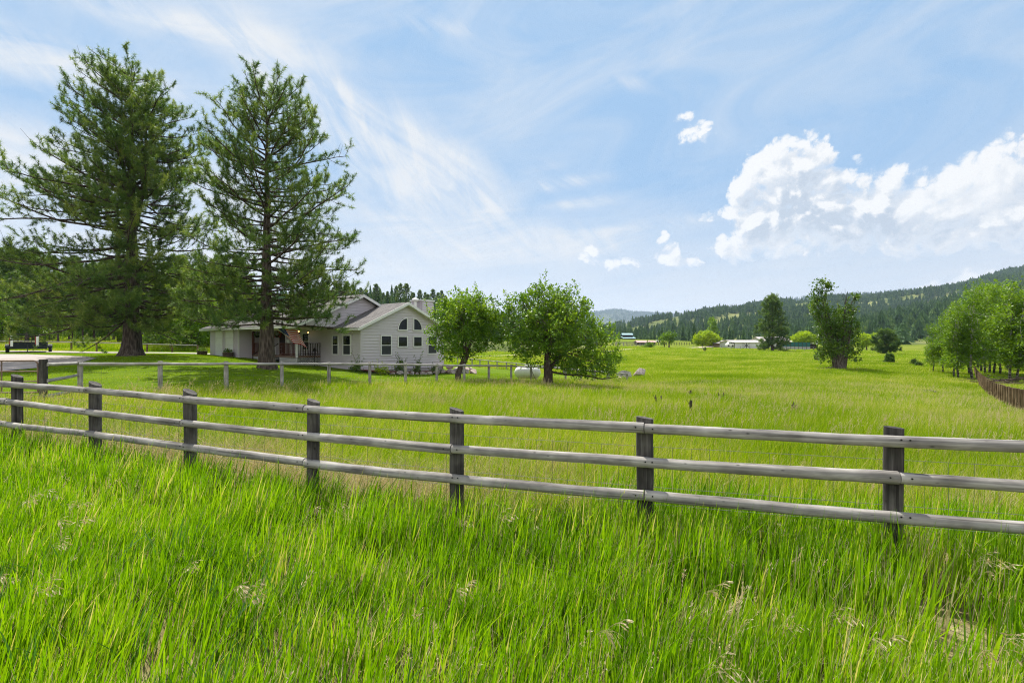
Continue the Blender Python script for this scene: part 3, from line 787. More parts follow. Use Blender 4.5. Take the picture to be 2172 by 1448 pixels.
# ------------------------------------------------------------------ the two big pines beside the house
wl = prof([(0, 5.0), (.08, 6.5), (.25, 6.7), (.38, 6.7), (.48, 6.2), (.58, 5.2), (.70, 4.1), (.82, 3.4), (.90, 2.9), (.96, 2.4), (1, 1.5)])
w_, c_, n_ = pine(21.2, 2.5, lambda fr, az: wl(fr)*(1.12 if math.sin(az) < 0 else 0.84), 21, 0.56, 235, 0.27, 20, 0.024, stems=[(8.6, 17.8, 1.25, -0.3, 0.26)], tw_step=0.60, lift=(-9, 28), flare=1.75, tint0=0.58, tstep=0.25, dist=1.28)
print('left pine tufts', n_)
tree('pine_tree', 'tallest pine, wide dark crown and forked trunk, standing beside the gravel driveway', 'tree', G(278, 36), w_, c_, M_BARK, M_NEEDLE)
wr = prof([(0, 3.0), (.10, 4.2), (.27, 4.5), (.5, 4.7), (.60, 4.5), (.70, 3.9), (.80, 3.3), (.90, 2.5), (.96, 1.5), (1, .7)])
w_, c_, n_ = pine(15.8, 2.6, lambda fr, az: wr(fr)*(1.1 if math.sin(az) > 0 else 0.9), 33, 0.42, 132, 0.24, 20, 0.020, tw_step=0.52, lift=(-1, 34), flare=1.35, tint0=0.64, tstep=0.24, seg=14, dist=1.05, extra=[(2.55+.33*k, R(82+(k*37) % 46), 4.5+.25*(k % 3), R(9-1.0*k)) for k in range(9)]+[(2.5+.36*k, R(246+(k*29) % 58), 3.9+.3*(k % 3), R(8-1.0*k)) for k in range(8)])
print('right pine tufts', n_)
tree('pine_tree', 'pine with a thick bare lower trunk on the lawn in front of the porch', 'tree', G(566, 28.4), w_, c_, M_BARK, M_NEEDLE)

# ------------------------------------------------------------------ apple trees by the yard fence
def px_lobes(u0, v0, Z, items, depth=1.0):
    """Lobes given as photo pixels around a base pixel: (u, v, ru, rv, dy)."""
    k = Z/F; return [((u-u0)*k, dy, (v0-v)*k, ru*k, max(ru, rv)*k*depth, rv*k) for u, v, ru, rv, dy in items]
Za = 30.2; g = G(972, Za); v0 = 724+(CAM_Z-g.z)*F/Za-6
k = Za/F
lob = px_lobes(972, v0, Za, [(985, 690, 58, 50, 0), (945, 672, 34, 30, .3), (1018, 668, 38, 42, -.3), (965, 640, 32, 24, .2), (1005, 636, 34, 24, -.4), (930, 705, 26, 26, -.3),
                             (1040, 700, 26, 36, .2), (985, 725, 55, 24, .0), (955, 735, 30, 18, -.6), (1000, 660, 48, 40, .8), (990, 665, 50, 42, -.9), (1045, 650, 18, 26, 0), (920, 650, 14, 12, 0)])
tp = [(-.05, 0, -.2), (0, 0, .1), (-.02, 0, .45), (.12, .02, .85), (.34, .03, 1.25), (.46, .0, 1.6), (.45, 0, 2.1)]
w_, c_ = broadleaf(tp, [.24, .2, .18, .17, .18, .17, .12], lob, 15000, 0.155, 41, per=22, shoots=40, spread=.21)
tree('apple_tree', 'smaller apple tree with a leaning curved trunk behind the yard fence', 'tree', g, w_, c_, M_BARK2, M_APPLE)
Za = 30.4; g = G(1163, Za); v0 = 724+(CAM_Z-g.z)*F/Za-9
lob = px_lobes(1163, v0, Za, [(1130, 665, 66, 58, 0), (1195, 675, 66, 60, 0), (1160, 640, 60, 44, .3), (1105, 640, 34, 34, 0), (1080, 690, 40, 46, .3), (1215, 640, 36, 34, -.3), (1150, 615, 38, 22, 0),
                              (1240, 700, 48, 42, .2), (1280, 725, 36, 36, 0), (1260, 755, 48, 30, -.2), (1215, 745, 50, 34, .2), (1150, 720, 66, 42, -.6), (1110, 730, 36, 32, .3), (1295, 762, 22, 22, 0),
                              (1170, 690, 60, 56, 1.1), (1165, 690, 62, 56, -1.1), (1240, 650, 18, 20, 0), (1290, 705, 20, 14, 0), (1195, 610, 22, 16, 0), (1225, 765, 40, 18, -.4), (1265, 778, 34, 12, 0), (1230, 782, 26, 9, .3), (1303, 778, 16, 12, 0)])
tp = [(.02, 0, -.2), (.0, 0, .08), (-.03, 0, .45), (.0, 0, .9), (-.04, 0, 1.3), (-.05, 0, 1.9), (.0, 0, 2.6)]
w_, c_ = broadleaf(tp, [.36, .30, .27, .26, .24, .17, .09], lob, 26000, 0.16, 43, per=22, shoots=60, spread=.22)
w_.tube([(.1, 0, .95), (1.0, -.1, .78), (2.2, -.1, .72), (3.2, 0, .5), (4.0, 0, .62)], [.07, .055, .045, .035, .02], 7, 0, False)
w_.tube([(-.03, 0, 1.0), (.35, .05, 1.4), (.8, .1, 2.0)], [.16, .13, .08], 8, 0, False)
tree('apple_tree', 'larger round apple tree whose lowest limb droops to the grass beside the white tank', 'tree', g, w_, c_, M_BARK2, M_APPLE)

# ------------------------------------------------------------------ old cottonwood alone in the field
Zc = 55.0; g = G(1780, Zc); v0 = 724+(CAM_Z-g.z)*F/Zc; k = Zc/F
lob = px_lobes(1780, v0, Zc, [(1742, 608, 20, 16, 0), (1732, 630, 14, 14, 0), (1738, 650, 22, 18, .2), (1730, 668, 12, 10, 0), (1750, 672, 24, 24, 0), (1765, 690, 26, 30, .2), (1790, 660, 14, 16, 0), (1795, 690, 22, 24, 0),
                              (1758, 720, 26, 26, .4), (1795, 725, 30, 30, .2), (1770, 742, 28, 16, -.5), (1750, 746, 14, 14, 0), (1806, 742, 14, 14, 0), (1812, 700, 10, 18, 0), (1750, 762, 12, 7, 0), (1812, 758, 10, 8, 0),
                              (1803, 655, 6, 16, 0), (1812, 636, 8, 12, 0), (1818, 628, 6, 7, 0), (1752, 600, 12, 9, 0)])
w_, c_ = broadleaf([(0, 0, -.4), (0, 0, .1), (.02, 0, .6), (0, 0, 1.5), (.1, 0, 2.6)], [.9, .72, .55, .46, .3], lob, 8500, 0.26, 51, per=18, shoots=30, spread=.30, twig=.05, seg=12)
for (a, b_, c2, rr_) in (((-.45, 0, .2), (-.75, 0, 2.5), (-1.9, 0, 8.0), .26), ((.2, 0, .4), (.4, 0, 3), (.6, 0, 6.5), .3), ((.55, 0, .2), (1.0, 0, 2.5), (1.6, 0, 6.8), .2), ((-.2, .3, .3), (-.4, .3, 3), (-1.0, .2, 5.8), .25)):
    s = np.linspace(0, 1, 8)[:, None]; P_ = np.array(a)*(1-s)**2+2*np.array(b_)*s*(1-s)+np.array(c2)*s*s
    w_.tube(P_, rr_*np.linspace(1, .15, 8), 8, 0, False, .05)
rg = np.random.default_rng(3)
for q in range(9):
    a = np.array((.55+.06*q/9, 0, 5.2)); b_ = np.array((.6+rg.normal(.3, .35), rg.normal(0, .2), rg.uniform(7.2, 8.8)))
    w_.tube([a, (a+b_)/2+rg.normal(0, .1, 3), b_], [.045, .03, .012], 4, 0, False)
tree('cottonwood_tree', 'ragged old cottonwood with a massive gnarled trunk and dead twigs, alone in the field', 'tree', g, w_, c_, M_BARK3, M_COTTON)

# ------------------------------------------------------------------ aspens on the right, and shade fence side
asp = []
for s in range(4):
    rg = np.random.default_rng(60+s); H = 7.6
    lob = [(rg.normal(0, .25), rg.normal(0, .25), 1.9+i*.69, (1.35-.1*i+rg.normal(0, .12))*(.75+.25*math.sin(i*.9+s)), 1.1-.07*i, .62) for i in range(9)] + [(rg.normal(0, .8), rg.normal(0, .8), rg.uniform(2.6, 5.5), .65, .65, .5) for _ in range(5)]
    x = np.cumsum(rg.normal(0, .07, 9)); y = np.cumsum(rg.normal(0, .07, 9)); z = np.linspace(-.3, 6.6, 9); x -= x[0]; y -= y[0]
    w_, c_ = broadleaf(np.stack([x, y, z], -1), np.linspace(.10, .012, 9), lob, 5200, .19, 70+s, per=16, spread=.28, shoots=14, seg=8, twig=.02)
    asp.append((w_.mesh('trunk', M_ASPENBARK, True), c_.mesh('crown', M_ASPEN)))
def from_mesh(name, label, cat, loc, pair, sc, rotz, group):
    t = thing(name, label, cat, loc, rotz, group)
    t.scale = (sc,)*3 if np.isscalar(sc) else sc
    for nm, me in zip(('trunk', 'crown'), pair):
        o = bpy.data.objects.new(nm, me); COL.objects.link(o); o.parent = t
    return t
ASP = [(1979, 55, 690), (2000, 54, 668), (2023, 49, 655), (2031, 48, 640), (2056, 53, 612), (2065, 47, 604), (2082, 58, 618), (2091, 54, 606), (2099, 56, 612), (2107, 55, 600), (2120, 54, 608), (2144, 47, 598), (2157, 47, 612), (2170, 46, 620), (2200, 48, 600), (2240, 50, 590), (2290, 52, 600), (2135, 64, 600), (2075, 66, 606), (2185, 60, 616)]
for i, (u, Z, vt) in enumerate(ASP):
    gg = G(u, Z); H = CAM_Z+(724-vt)/F*Z-gg.z
    lab = {0: 'short outermost aspen with low leafy crown, apart from its grove', 2: 'upright aspen stem crossed by a leaning white one', 3: 'white aspen stem leaning away from its upright neighbour'}.get(i, 'slim pale-stemmed aspen among others in the grove beside the post fence')
    sc = H/7.6*.96
    from_mesh('aspen_tree', lab, 'tree', gg, asp[i % 4], (sc*1.02, sc*1.02, sc), rg.uniform(0, 6.3), 'aspens in the grove by the post fence')

# ------------------------------------------------------------------ single conifers in the field
def small_pine(name, label, u, Z, vt, halfw, seed, nb=60, nn=14, tuft=.34, nw=.03, h0=.5, tint0=.4, tab=None, lift=(-5, 40), tstep=.34, tw=.5):
    gg = G(u, Z); H = CAM_Z+(724-vt)/F*Z-gg.z; wm = halfw*Z/F
    tb = prof(tab or [(0, .75), (.15, 1.0), (.4, .95), (.6, .75), (.8, .5), (.93, .28), (1, .06)])
    a, b_, n = pine(H, h0, lambda fr, az: wm*tb(fr), seed, H*.022+.05, nb, tuft, nn, nw, tw_step=tw, lift=lift, tint0=tint0, tstep=tstep, seg=8)
    return tree(name, label, 'tree', gg, a, b_, M_BARK, M_NEEDLE)
small_pine('pine_tree', 'dense olive pine with ground-sweeping skirt in front of the white steel barn', 1638, 150, 628, 37, 81, 110, 12, .62, .085, 1.0, .50, [(0, .85), (.15, 1.0), (.4, .9), (.6, .72), (.8, .55), (.93, .36), (1, .12)], (-12, 36), .55, 1.1)
small_pine('pine_tree', 'round-headed young pine beside a small fir at the end of the open field', 1880, 132, 706, 27, 82, 60, 16, .6, .09, .6, .38, [(0, .9), (.3, 1), (.6, .9), (.85, .6), (1, .2)], (0, 45), .5, 1.0)
small_pine('fir_tree', 'knee-high bushy fir standing alone in the open grass', 1887, 74, 757, 10, 83, 44, 16, .22, .04, .12, .35, [(0, 1), (.5, .6), (1, .05)], (5, 45), .2, .5)
for u, Z, vt, lb in ((1733, 78, 752, 'tiny pine seedling near the foot of the cottonwood'), (1938, 70, 768, 'scrubby seedling, the upper of two beyond the brush patch'), (1949, 66, 775, 'scrubby seedling, the lower of two beyond the brush patch'), (1495, 130, 740, 'dark weedy sapling below the lime-green trees')):
    small_pine('pine_seedling', lb, u, Z, vt, 4, int(u), 10, 12, .16, .03, .05, .35, [(0, 1), (.5, .7), (1, .1)], (10, 60), .2, .3)
# ------------------------------------------------------------------ lime-green and other deciduous trees in the distance
def round_tree(name, label, u, Z, v_base, lobes, mat, n, leaf, seed, trunk=.16, group=None, per=18, spread=.5, cat='tree', th=.4):
    gg = G(u, Z); k = Z/F; vb = 724+(CAM_Z-gg.z)*F/Z
    lob = [((a-u)*k, dy, (vb-b)*k, ru*k, max(ru, rv)*k*.9, rv*k) for a, b, ru, rv, dy in lobes]
    h = max(l[2] for l in lob)*th
    a, b_ = broadleaf([(0, 0, -.3), (0.03, 0, h*.5), (0, 0, h)], [trunk*1.3, trunk, trunk*.8], lob, n, leaf, seed, per=per, spread=spread, seg=8)
    return tree(name, label, cat, gg, a, b_, M_BARK2, mat, group)
round_tree('lime_tree', 'lime-yellow round tree, larger of the touching pair in front of the tall poplar', 1490, 210, 737, [(1489, 717, 17, 14, 0), (1500, 710, 12, 9, 0), (1480, 724, 10, 8, 0), (1497, 724, 12, 8, 0)], M_LIME, 6000, .5, 91, .22)
round_tree('lime_tree', 'lime-yellow round tree, lower of the touching pair near the white van', 1512, 212, 737, [(1512, 719, 14, 12, 0), (1520, 723, 10, 8, 0), (1505, 724, 9, 8, 0)], M_LIME, 4500, .5, 92, .2)
round_tree('lime_tree', 'dome-shaped lime-yellow tree between the dark pine and the old cottonwood', 1705, 200, 735, [(1704, 715, 18, 12, 0), (1716, 718, 15, 10, 0), (1693, 719, 14, 10, 0), (1706, 722, 20, 8, 0)], M_LIME, 7500, .5, 93, .25)
round_tree('lime_tree', 'lime-yellow tree half hidden behind the old cottonwood', 1838, 180, 736, [(1832, 721, 14, 13, 0), (1845, 720, 10, 10, 0), (1826, 728, 10, 8, 0)], M_LIME, 5000, .45, 94, .22)
round_tree('lime_tree', 'lime-yellow tree beside the round-headed young pine', 1858, 182, 736, [(1856, 720, 13, 11, 0), (1864, 723, 9, 8, 0), (1850, 724, 8, 8, 0)], M_LIME, 4500, .45, 95, .22)
round_tree('poplar_tree', 'tall narrow bright-green poplar rising behind the lime-yellow pair', 1511, 300, 733, [(1510, 690, 8, 17, 0), (1514, 702, 9, 14, 0), (1506, 705, 8, 13, 0), (1511, 680, 5, 9, 0), (1516, 712, 8, 10, 0)], M_ASPEN, 5000, .6, 96, .3, th=.3)
round_tree('ash_tree', 'small airy tree with bare lower trunk by the dirt track', 1419, 165, 742, [(1418, 711, 9, 7, 0), (1425, 719, 7, 6, 0), (1411, 717, 6, 6, 0), (1428, 710, 6, 6, 0), (1419, 723, 6, 5, 0)], M_ASPEN, 1500, .42, 97, .22)
round_tree('ash_tree', 'thin small tree left of the airy one near the rust-roofed shed', 1409, 170, 741, [(1408, 716, 8, 7, 0), (1406, 724, 6, 6, 0), (1411, 712, 5, 5, 0)], M_ASPEN, 900, .4, 98, .16)
round_tree('shrub', 'leafy green shrub in front of the rust-roofed shed', 1378, 160, 744, [(1376, 733, 7, 9, 0), (1382, 736, 8, 6, 0), (1370, 738, 7, 6, 0)], M_ASPEN, 2200, .4, 99, .08, cat='shrub')
round_tree('shrub', 'low spreading shrub beside the airy small tree', 1392, 158, 745, [(1390, 741, 12, 4, 0), (1400, 741, 9, 4, 0)], M_LIME, 2000, .35, 100, .08, cat='shrub')

# ------------------------------------------------------------------ conifer kinds for woods
def conifer_mesh(H, W, seed, levels=17, tri=9, dense=1.0, ragged=.25, bare=.06):
    rg = np.random.default_rng(seed); wood, crown = MB(), MB()
    wood.tube([(0, 0, -1.0), (0, 0, H*.4), (0, 0, H*.97)], [H*.016, H*.011, .02], 5, 0, False)
    V, TI = [], []
    for i in range(levels):
        fr = i/(levels-1); z = H*(bare+(.99-bare)*fr); rad = W*(1-fr)**.8*(.8+.4*rg.random())+.12
        if fr < .15: rad *= .75+fr*1.6
        ns = 9 if levels > 12 else 7; zt = z+H/levels*(1.9 if levels > 12 else 2.3)*(1.0 if fr < .9 else .6); ph = rg.uniform(0, 6.3)
        ring = []
        for q in range(ns*2):
            aa = ph+q*math.pi/ns; r2 = rad*(rg.uniform(.80, 1.08) if q % 2 == 0 else rg.uniform(.42, .62)); ring.append((math.cos(aa)*r2, math.sin(aa)*r2, z-rad*(.30 if q % 2 == 0 else .10)+rg.normal(0, .08*rad)))
        sv = np.array([(rg.normal(0, .03*rad), rg.normal(0, .03*rad), min(zt, H))]+ring); st = rg.normal(.42, .10)
        crown.add(sv, np.array([(0, 1+q, 1+(q+1) % (ns*2)) for q in range(ns*2)]), 0, np.clip(np.concatenate([[st], st+rg.normal(0, .14, ns*2)]), 0, 1))
        k = int((5+7*(1-fr))*dense)
        for j in range(k):
            a = rg.uniform(0, 2*np.pi); L = rad*rg.uniform(1-ragged*1.6, 1+ragged)
            d = np.array((math.cos(a), math.sin(a), 0)); s = np.array((-d[1], d[0], 0))
            droop = rg.uniform(-.42, .05)*L; bt = rg.normal(.5, .17)
            for q in range(tri):
                f0 = (q+rg.random())/tri; c = np.array((0, 0, z))+d*L*f0*.96+np.array((0, 0, droop*f0**1.3+rg.normal(0, .05*H/levels*2)))
                wd = L*.30*(1-.45*f0)*rg.uniform(.6, 1.2); le = L*.30*rg.uniform(.7, 1.3)
                an = rg.uniform(-1.0, 1.0); dd = d*math.cos(an)+s*math.sin(an); ss = np.cross(dd, (0, 0, 1.0))
                tip = c+dd*le+np.array((0, 0, rg.uniform(-.22, .22)*le))
                n_ = np.array((0, 0, rg.uniform(-.5, .5)))*wd
                V += [c-ss*wd*.5-n_, c+ss*wd*.5+n_, tip]; TI += [bt+rg.normal(0, .1)]*3
    V = np.array(V); crown.add(V, np.arange(len(V)).reshape(-1, 3), 0, np.clip(TI, 0, 1))
    return wood, crown
FIRS = []
for s in range(5):
    a, b_ = conifer_mesh(16, (2.6, 3.2, 2.3, 2.9, 3.6)[s], 200+s, levels=17, tri=7, dense=1.1)
    FIRS.append((a.mesh('trunk', M_BARK, True), b_.mesh('crown', M_NEEDLE_FAR)))
PONDS = []
for s in range(4):
    tb = prof([(0, .7), (.2, 1.0), (.5, .95), (.75, .75), (.92, .4), (1, .1)]); wm = (2.7, 3.1, 2.4, 2.9)[s]
    a, b_, n = pine(16.0, (5.0, 3.6, 6.0, 4.2)[s], lambda fr, az: wm*tb(fr), 300+s, .24, 62, .52, 14, .075, tw_step=.85, lift=(-5, 40), tint0=.50, tstep=.40, seg=7)
    PONDS.append((a.mesh('trunk', M_BARK, True), b_.mesh('crown', M_NEEDLE)))
rgb = np.random.default_rng(17)
def put(kindlist, name, label, cat, group, u, Z, H, jit=.12):
    sc = H/16.0; i = rgb.integers(len(kindlist))
    return from_mesh(name, label, cat, G(u, Z), kindlist[i], (sc*rgb.uniform(1-jit, 1+jit), sc*rgb.uniform(1-jit, 1+jit), sc), rgb.uniform(0, 6.3), group)
def put_on(hill, kindlist, name, label, cat, group, u, t_, H):
    sc = H/16.0; i = rgb.integers(len(kindlist)); p = hill.P(u, t_)
    return from_mesh(name, label, cat, Vector(p), kindlist[i], (sc*rgb.uniform(.9, 1.15),)*2+(sc,), rgb.uniform(0, 6.3), group)

# woods beyond the back fence on the left
LW = 'tall pine among the woods beyond the back rail fence'
for i in range(64):
    u = -260 + i*12.6 + rgb.uniform(-9, 9); Z = rgb.uniform(66, 100) if i % 2 else rgb.uniform(85, 135)
    Hh = (724-rgb.uniform(522, 585))*Z/F*(1.0 if u < 150 else .92)
    if u > 520: Hh *= .62
    put(PONDS, 'pine_tree', LW, 'tree', 'pines in the woods beyond the back fence', u, Z, min(Hh, 22))
BUSH = []
for s in range(4):
    rg2 = np.random.default_rng(400+s)
    lob = [(rg2.normal(0, .9), rg2.normal(0, .9), rg2.uniform(.7, 3.6), rg2.uniform(.7, 1.3), rg2.uniform(.7, 1.3), rg2.uniform(.6, 1.0)) for _ in range(9)]
    a, b_ = broadleaf([(0, 0, -.3), (0, 0, .8), (.1, 0, 1.6)], [.11, .09, .06], lob, 5200, .20, 443+s, per=16, spread=.30, shoots=16, seg=6)
    BUSH.append((a.mesh('trunk', M_BARK2, True), b_.mesh('crown', M_ASPEN)))
for i, (u, Z, h) in enumerate([(6, 70, 7.5), (-60, 68, 7), (60, 74, 6), (105, 80, 5.5), (175, 82, 5), (335, 66, 5.2), (362, 62, 6.2), (392, 60, 6.6), (420, 60, 6.2), (440, 64, 7), (300, 78, 5), (250, 84, 5.5), (470, 72, 7.5), (510, 74, 7), (-130, 70, 6), (560, 76, 6.5), (610, 78, 6), (660, 82, 6.5)]):
    sc = h/4.6
    from_mesh('shrub', 'bright green leafy bush in the shade of the woods behind the back fence', 'shrub', G(u, Z), BUSH[i % 4], (sc, sc, sc), rgb.uniform(0, 6.3), 'bushes at the edge of the woods')

# pines on the rise behind the roofs
for i in range(44):
    u = 640 + i*9.6 + rgb.uniform(-4, 4); t_ = rgb.uniform(.72, 1.0)
    Zt = 130+200*t_; top = np.interp(u, [640, 740, 800, 860, 905, 940, 1010, 1080], [598, 601, 604, 606, 608, 617, 648, 668]) + rgb.uniform(-5, 17)
    p = HILL_L.P(u, t_); Hh = CAM_Z+(724-top)/F*Zt-p[2]
    put_on(HILL_L, FIRS if rgb.random() < .15 else PONDS, 'pine_tree', 'conifer on the wooded rise showing above the house roofs', 'tree', 'conifers on the rise behind the house', u, t_, max(6, Hh))

# dark firs along the foot of the hill
for i in range(84):
    u = 1228 + i*7.1 + rgb.uniform(-4, 4); Z = rgb.uniform(345, 440)
    if 1320 < u < 1352 and Z < 372: Z = 385
    top = np.interp(u, [1228, 1300, 1350, 1400, 1480, 1560, 1650, 1830], [676, 684, 690, 693, 692, 696, 694, 684]) + rgb.uniform(-6, 18)
    gz = G(u, Z).z
    put(FIRS if rgb.random() < .8 else PONDS, 'fir_tree', 'dark fir in the row along the foot of the forested hill', 'tree', 'firs along the foot of the hill', u, Z, max(7, CAM_Z+(724-top)/F*Z-gz))
for u, Z, vt, lb in ((1472, 260, 681, 'broad dark fir left of the lime-yellow pair'), (1577, 250, 696, 'rounded dark pine behind the white steel barn roof'), (1553, 265, 700, 'dark fir left of the tan-gabled cottage roof'), (1398, 320, 697, 'tall dark fir behind the small white trailer')):
    gz = G(u, Z).z; put(FIRS, 'fir_tree', lb, 'tree', None, u, Z, CAM_Z+(724-vt)/F*Z-gz)

# ------------------------------------------------------------------ forest cover that nobody could count
PROTO = []
for s in range(5):
    a, b_ = conifer_mesh(10, (1.7, 2.2, 1.9, 2.5, 1.5)[s], 500+s, levels=8, tri=2, dense=.7, ragged=.3)
    b_.v += [v for v in a.v]; off = b_.n
    b_.q += [(f+off, 1) for f, _ in a.q]; b_.tint += a.tint; b_.n += a.n
    PROTO.append(b_.build('forest_conifer_%02d' % s, [M_NEEDLE_FAR, M_BARK], link=False))
def forest(name, hill, n, hmin, hmax, tlo, thi, seed, clear=(), dens=.42, umin=None, umax=None, wide=1.0):
    rg = np.random.default_rng(seed)
    u0, u1 = umin or hill.u0, umax or hill.u1
    t_ = np.sqrt(rg.uniform(tlo**2, thi**2, n*2)); u = rg.uniform(u0, u1, n*2)
    P = hill.P(u, t_)
    m = vnoise(P[:, 0]/60+5, P[:, 1]/60, seed)*.6+vnoise(P[:, 0]/19, P[:, 1]/19, seed+1)*.4
    keep = m > dens - .30*(t_ > .9)
    v = 724-(P[:, 2]-CAM_Z)*F/P[:, 1]
    for cu, cv, ru, rv, sl in clear:
        keep &= ((u-cu)/ru)**2+((v-(cv+(u-cu)*sl))/rv)**2 > rg.uniform(.6, 1.3, len(u))
    P = P[keep][:n]; k = len(P)
    H = rg.uniform(hmin, hmax, k)/10*np.where(rg.random(k) < .12, 1.25, 1)
    sc = np.stack([H*wide*rg.uniform(.85, 1.3, k)]*2+[H], -1); rot = np.stack([np.zeros(k), np.zeros(k), rg.uniform(0, 6.3, k)], -1)
    return scatter(name, P, rot, sc, rg.integers(0, 5, k), PROTO)
forest('hill_forest', HILL_B, 26000, 11, 19, .0, 1.03, 21, clear=[(1415, 684, 46, 7, -.32), (1345, 700, 30, 6, -.2), (1465, 668, 26, 4, -.3), (1560, 655, 24, 4, -.1), (1700, 640, 26, 6, 0), (1840, 645, 40, 4, -.1), (1925, 632, 40, 4, -.2), (1330, 690, 16, 4, -.3)], dens=.30, wide=1.2)
forest('slope_forest', HILL_A, 6500, 10, 17, .0, 1.04, 22, clear=[(2150, 630, 40, 14, -.2), (2230, 620, 60, 16, -.2), (1955, 640, 18, 5, 0)], dens=.24, wide=1.45)
forest('rise_forest', HILL_L, 5000, 6, 10, .12, 1.05, 23, dens=.22)
forest('mountain_forest', HILL_C, 9000, 18, 30, .2, 1.02, 24, dens=.46, umin=1000)
forest('ridge_forest', HILL_D, 4000, 18, 30, .3, 1.02, 25, dens=.44)
# ------------------------------------------------------------------ wood, metal and paint
def wood_mat(name, a, b, c, sc=1.0, axis='X', bump=.004):
    m, t, out = new_mat(name)
    x, y, z = t.sep(t.coord('Object'))
    oi = t.add('ShaderNodeObjectInfo').outputs['Random']
    L = {'X': (1.1, 26, 26), 'Z': (26, 26, 1.3)}[axis]
    v = t.xyz(t.math('ADD', t.math('MULTIPLY', x, L[0]*sc), t.math('MULTIPLY', oi, 40)), t.math('MULTIPLY', y, L[1]*sc), t.math('MULTIPLY', z, L[2]*sc))
    n = t.noise(v, 1.0, 6.0, 0.68, 0.6)
    v2 = t.xyz(t.math('ADD', t.math('MULTIPLY', x, 2.2), t.math('MULTIPLY', oi, 13)), t.math('MULTIPLY', y, 4), t.math('MULTIPLY', z, 4 if axis == 'X' else 2.2))
    n2 = t.noise(v2, 1.0, 3.0, 0.6)
    f = t.math('ADD', t.math('MULTIPLY', n, .7), t.math('MULTIPLY', n2, .3))
    f = t.math('ADD', t.math('MULTIPLY', n, .5), t.math('MULTIPLY', n2, .5))
    col = t.ramp(f, [(.34, a), (.49, b), (.62, c)])
    crack = t.rng(n, .30, .37, 0.35, 1.0)
    col = t.mix(1.0, col, t.xyz(crack, crack, crack), 'MULTIPLY')
    st_ = t.noise(t.xyz(t.math('ADD', t.math('MULTIPLY', x, .55 if axis == 'X' else 34), t.math('MULTIPLY', oi, 21)), t.math('MULTIPLY', y, 34), t.math('MULTIPLY', z, 34 if axis == 'X' else .55)), 1.0, 2.0, .5)
    sp_ = t.rng(st_, .35, .42, .52, 1.0)
    col = t.mix(1.0, col, t.xyz(sp_, sp_, sp_), 'MULTIPLY')
    spot = t.voro(t.xyz(t.math('ADD', t.math('MULTIPLY', x, 5.0), t.math('MULTIPLY', oi, 9)), t.math('MULTIPLY', y, 11), t.math('MULTIPLY', z, 11 if axis == 'X' else 5)), 1.0, 0, 'F1')
    kn = t.rng(t.math('ADD', spot, t.math('MULTIPLY', n2, .16)), .10, .19, .3, 1.0)
    col = t.mix(1.0, col, t.xyz(kn, kn, kn), 'MULTIPLY')
    principled(t, out, col, .88, .15, t.math('MULTIPLY', f, crack), bump)
    return m
M_RAIL = wood_mat('weathered_rail_wood', (.09, .084, .078), (.245, .23, .212), (.44, .42, .385))
M_POST = wood_mat('dark_post_wood', (.017, .016, .015), (.055, .051, .047), (.135, .127, .117), 1.0, 'Z')
M_POST2 = wood_mat('grey_post_wood', (.12, .11, .095), (.26, .245, .22), (.42, .40, .36), 1.0, 'Z')
M_RAIL2 = wood_mat('pale_rail_wood', (.16, .15, .135), (.31, .295, .27), (.46, .44, .41))
M_POST3 = wood_mat('brown_post_wood', (.055, .035, .018), (.13, .085, .045), (.24, .17, .10), 1.0, 'Z')
M_WIRE = flat_mat('fence_wire', (.12, .12, .115), .7, .2)
M_NAIL = flat_mat('dark_nail', (.015, .014, .013), .6, .3)
M_RUST = flat_mat('rusty_brown_steel', (.19, .125, .09), .7, .4, .35, 4.0, .002)
M_BLACK = flat_mat('black_painted_steel', (.015, .018, .019), .45, .5)
M_WHITE = flat_mat('white_paint', (.74, .74, .72), .55, .4, .06)
M_TRIM = flat_mat('cream_white_trim', (.70, .69, .67), .6, .3, .05)
M_GLASS = flat_mat('dark_window_glass', (.010, .013, .013), .05, .25, .2)
M_SCREEN = flat_mat('window_screen_mesh', (.035, .038, .042), .55, .3, .1)
M_RUBBER = flat_mat('tyre_rubber', (.02, .02, .022), .85, .2)

def post(mb_name, base, H, r, mat, parent, slant=.0, seg=14, buried=.35, lean=(0, 0), cap_mat=None):
    m = MB(); n = 7; z = np.linspace(-buried, H, n)
    P_ = np.stack([lean[0]*z, lean[1]*z, z], -1); m.tube(P_, r*(1+RNG.normal(0, .012, n)), seg, 0, True, .018)
    V = m.v[0].reshape(n, seg, 3)
    if slant:
        V[-1, :, 2] += V[-1, :, 0]*slant
    m.v[-1] = V[-1].copy(); m.v[1] = V[0].copy()
    o = m.build(mb_name, mat, parent, True); o.location = base
    o.data.polygons[len(o.data.polygons)-1].use_smooth = False
    return o
def rail(a, b, r0, r1, parent, mat, name='rail', nails=(), seg=14, sag=.006):
    """A round pole in its own axes: x along the pole."""
    a = Vector(a); b = Vector(b); d = b-a; L = d.length; m = MB(); n = max(6, int(L/.16))
    x = np.linspace(0, L, n); wob = np.cumsum(RNG.normal(0, .0018, (n, 2)), 0)
    wob -= np.linspace(0, 1, n)[:, None]*wob[-1]
    P_ = np.stack([x, wob[:, 0], wob[:, 1]-sag*np.sin(np.pi*x/L)*L/2], -1)
    m.tube(P_, np.linspace(r0, r1, n)*(1+RNG.normal(0, .012, n)), seg, 0, True, .012)
    for nx in nails:
        m.tube([(nx, -max(r0, r1)*.93, .008), (nx, -max(r0, r1)*1.035, .008)], .0075, 6, 1, True)
    o = m.build(name, [mat, M_NAIL], parent, True)
    o.location = a
    o.rotation_euler = d.to_track_quat('X', 'Z').to_euler()
    return o
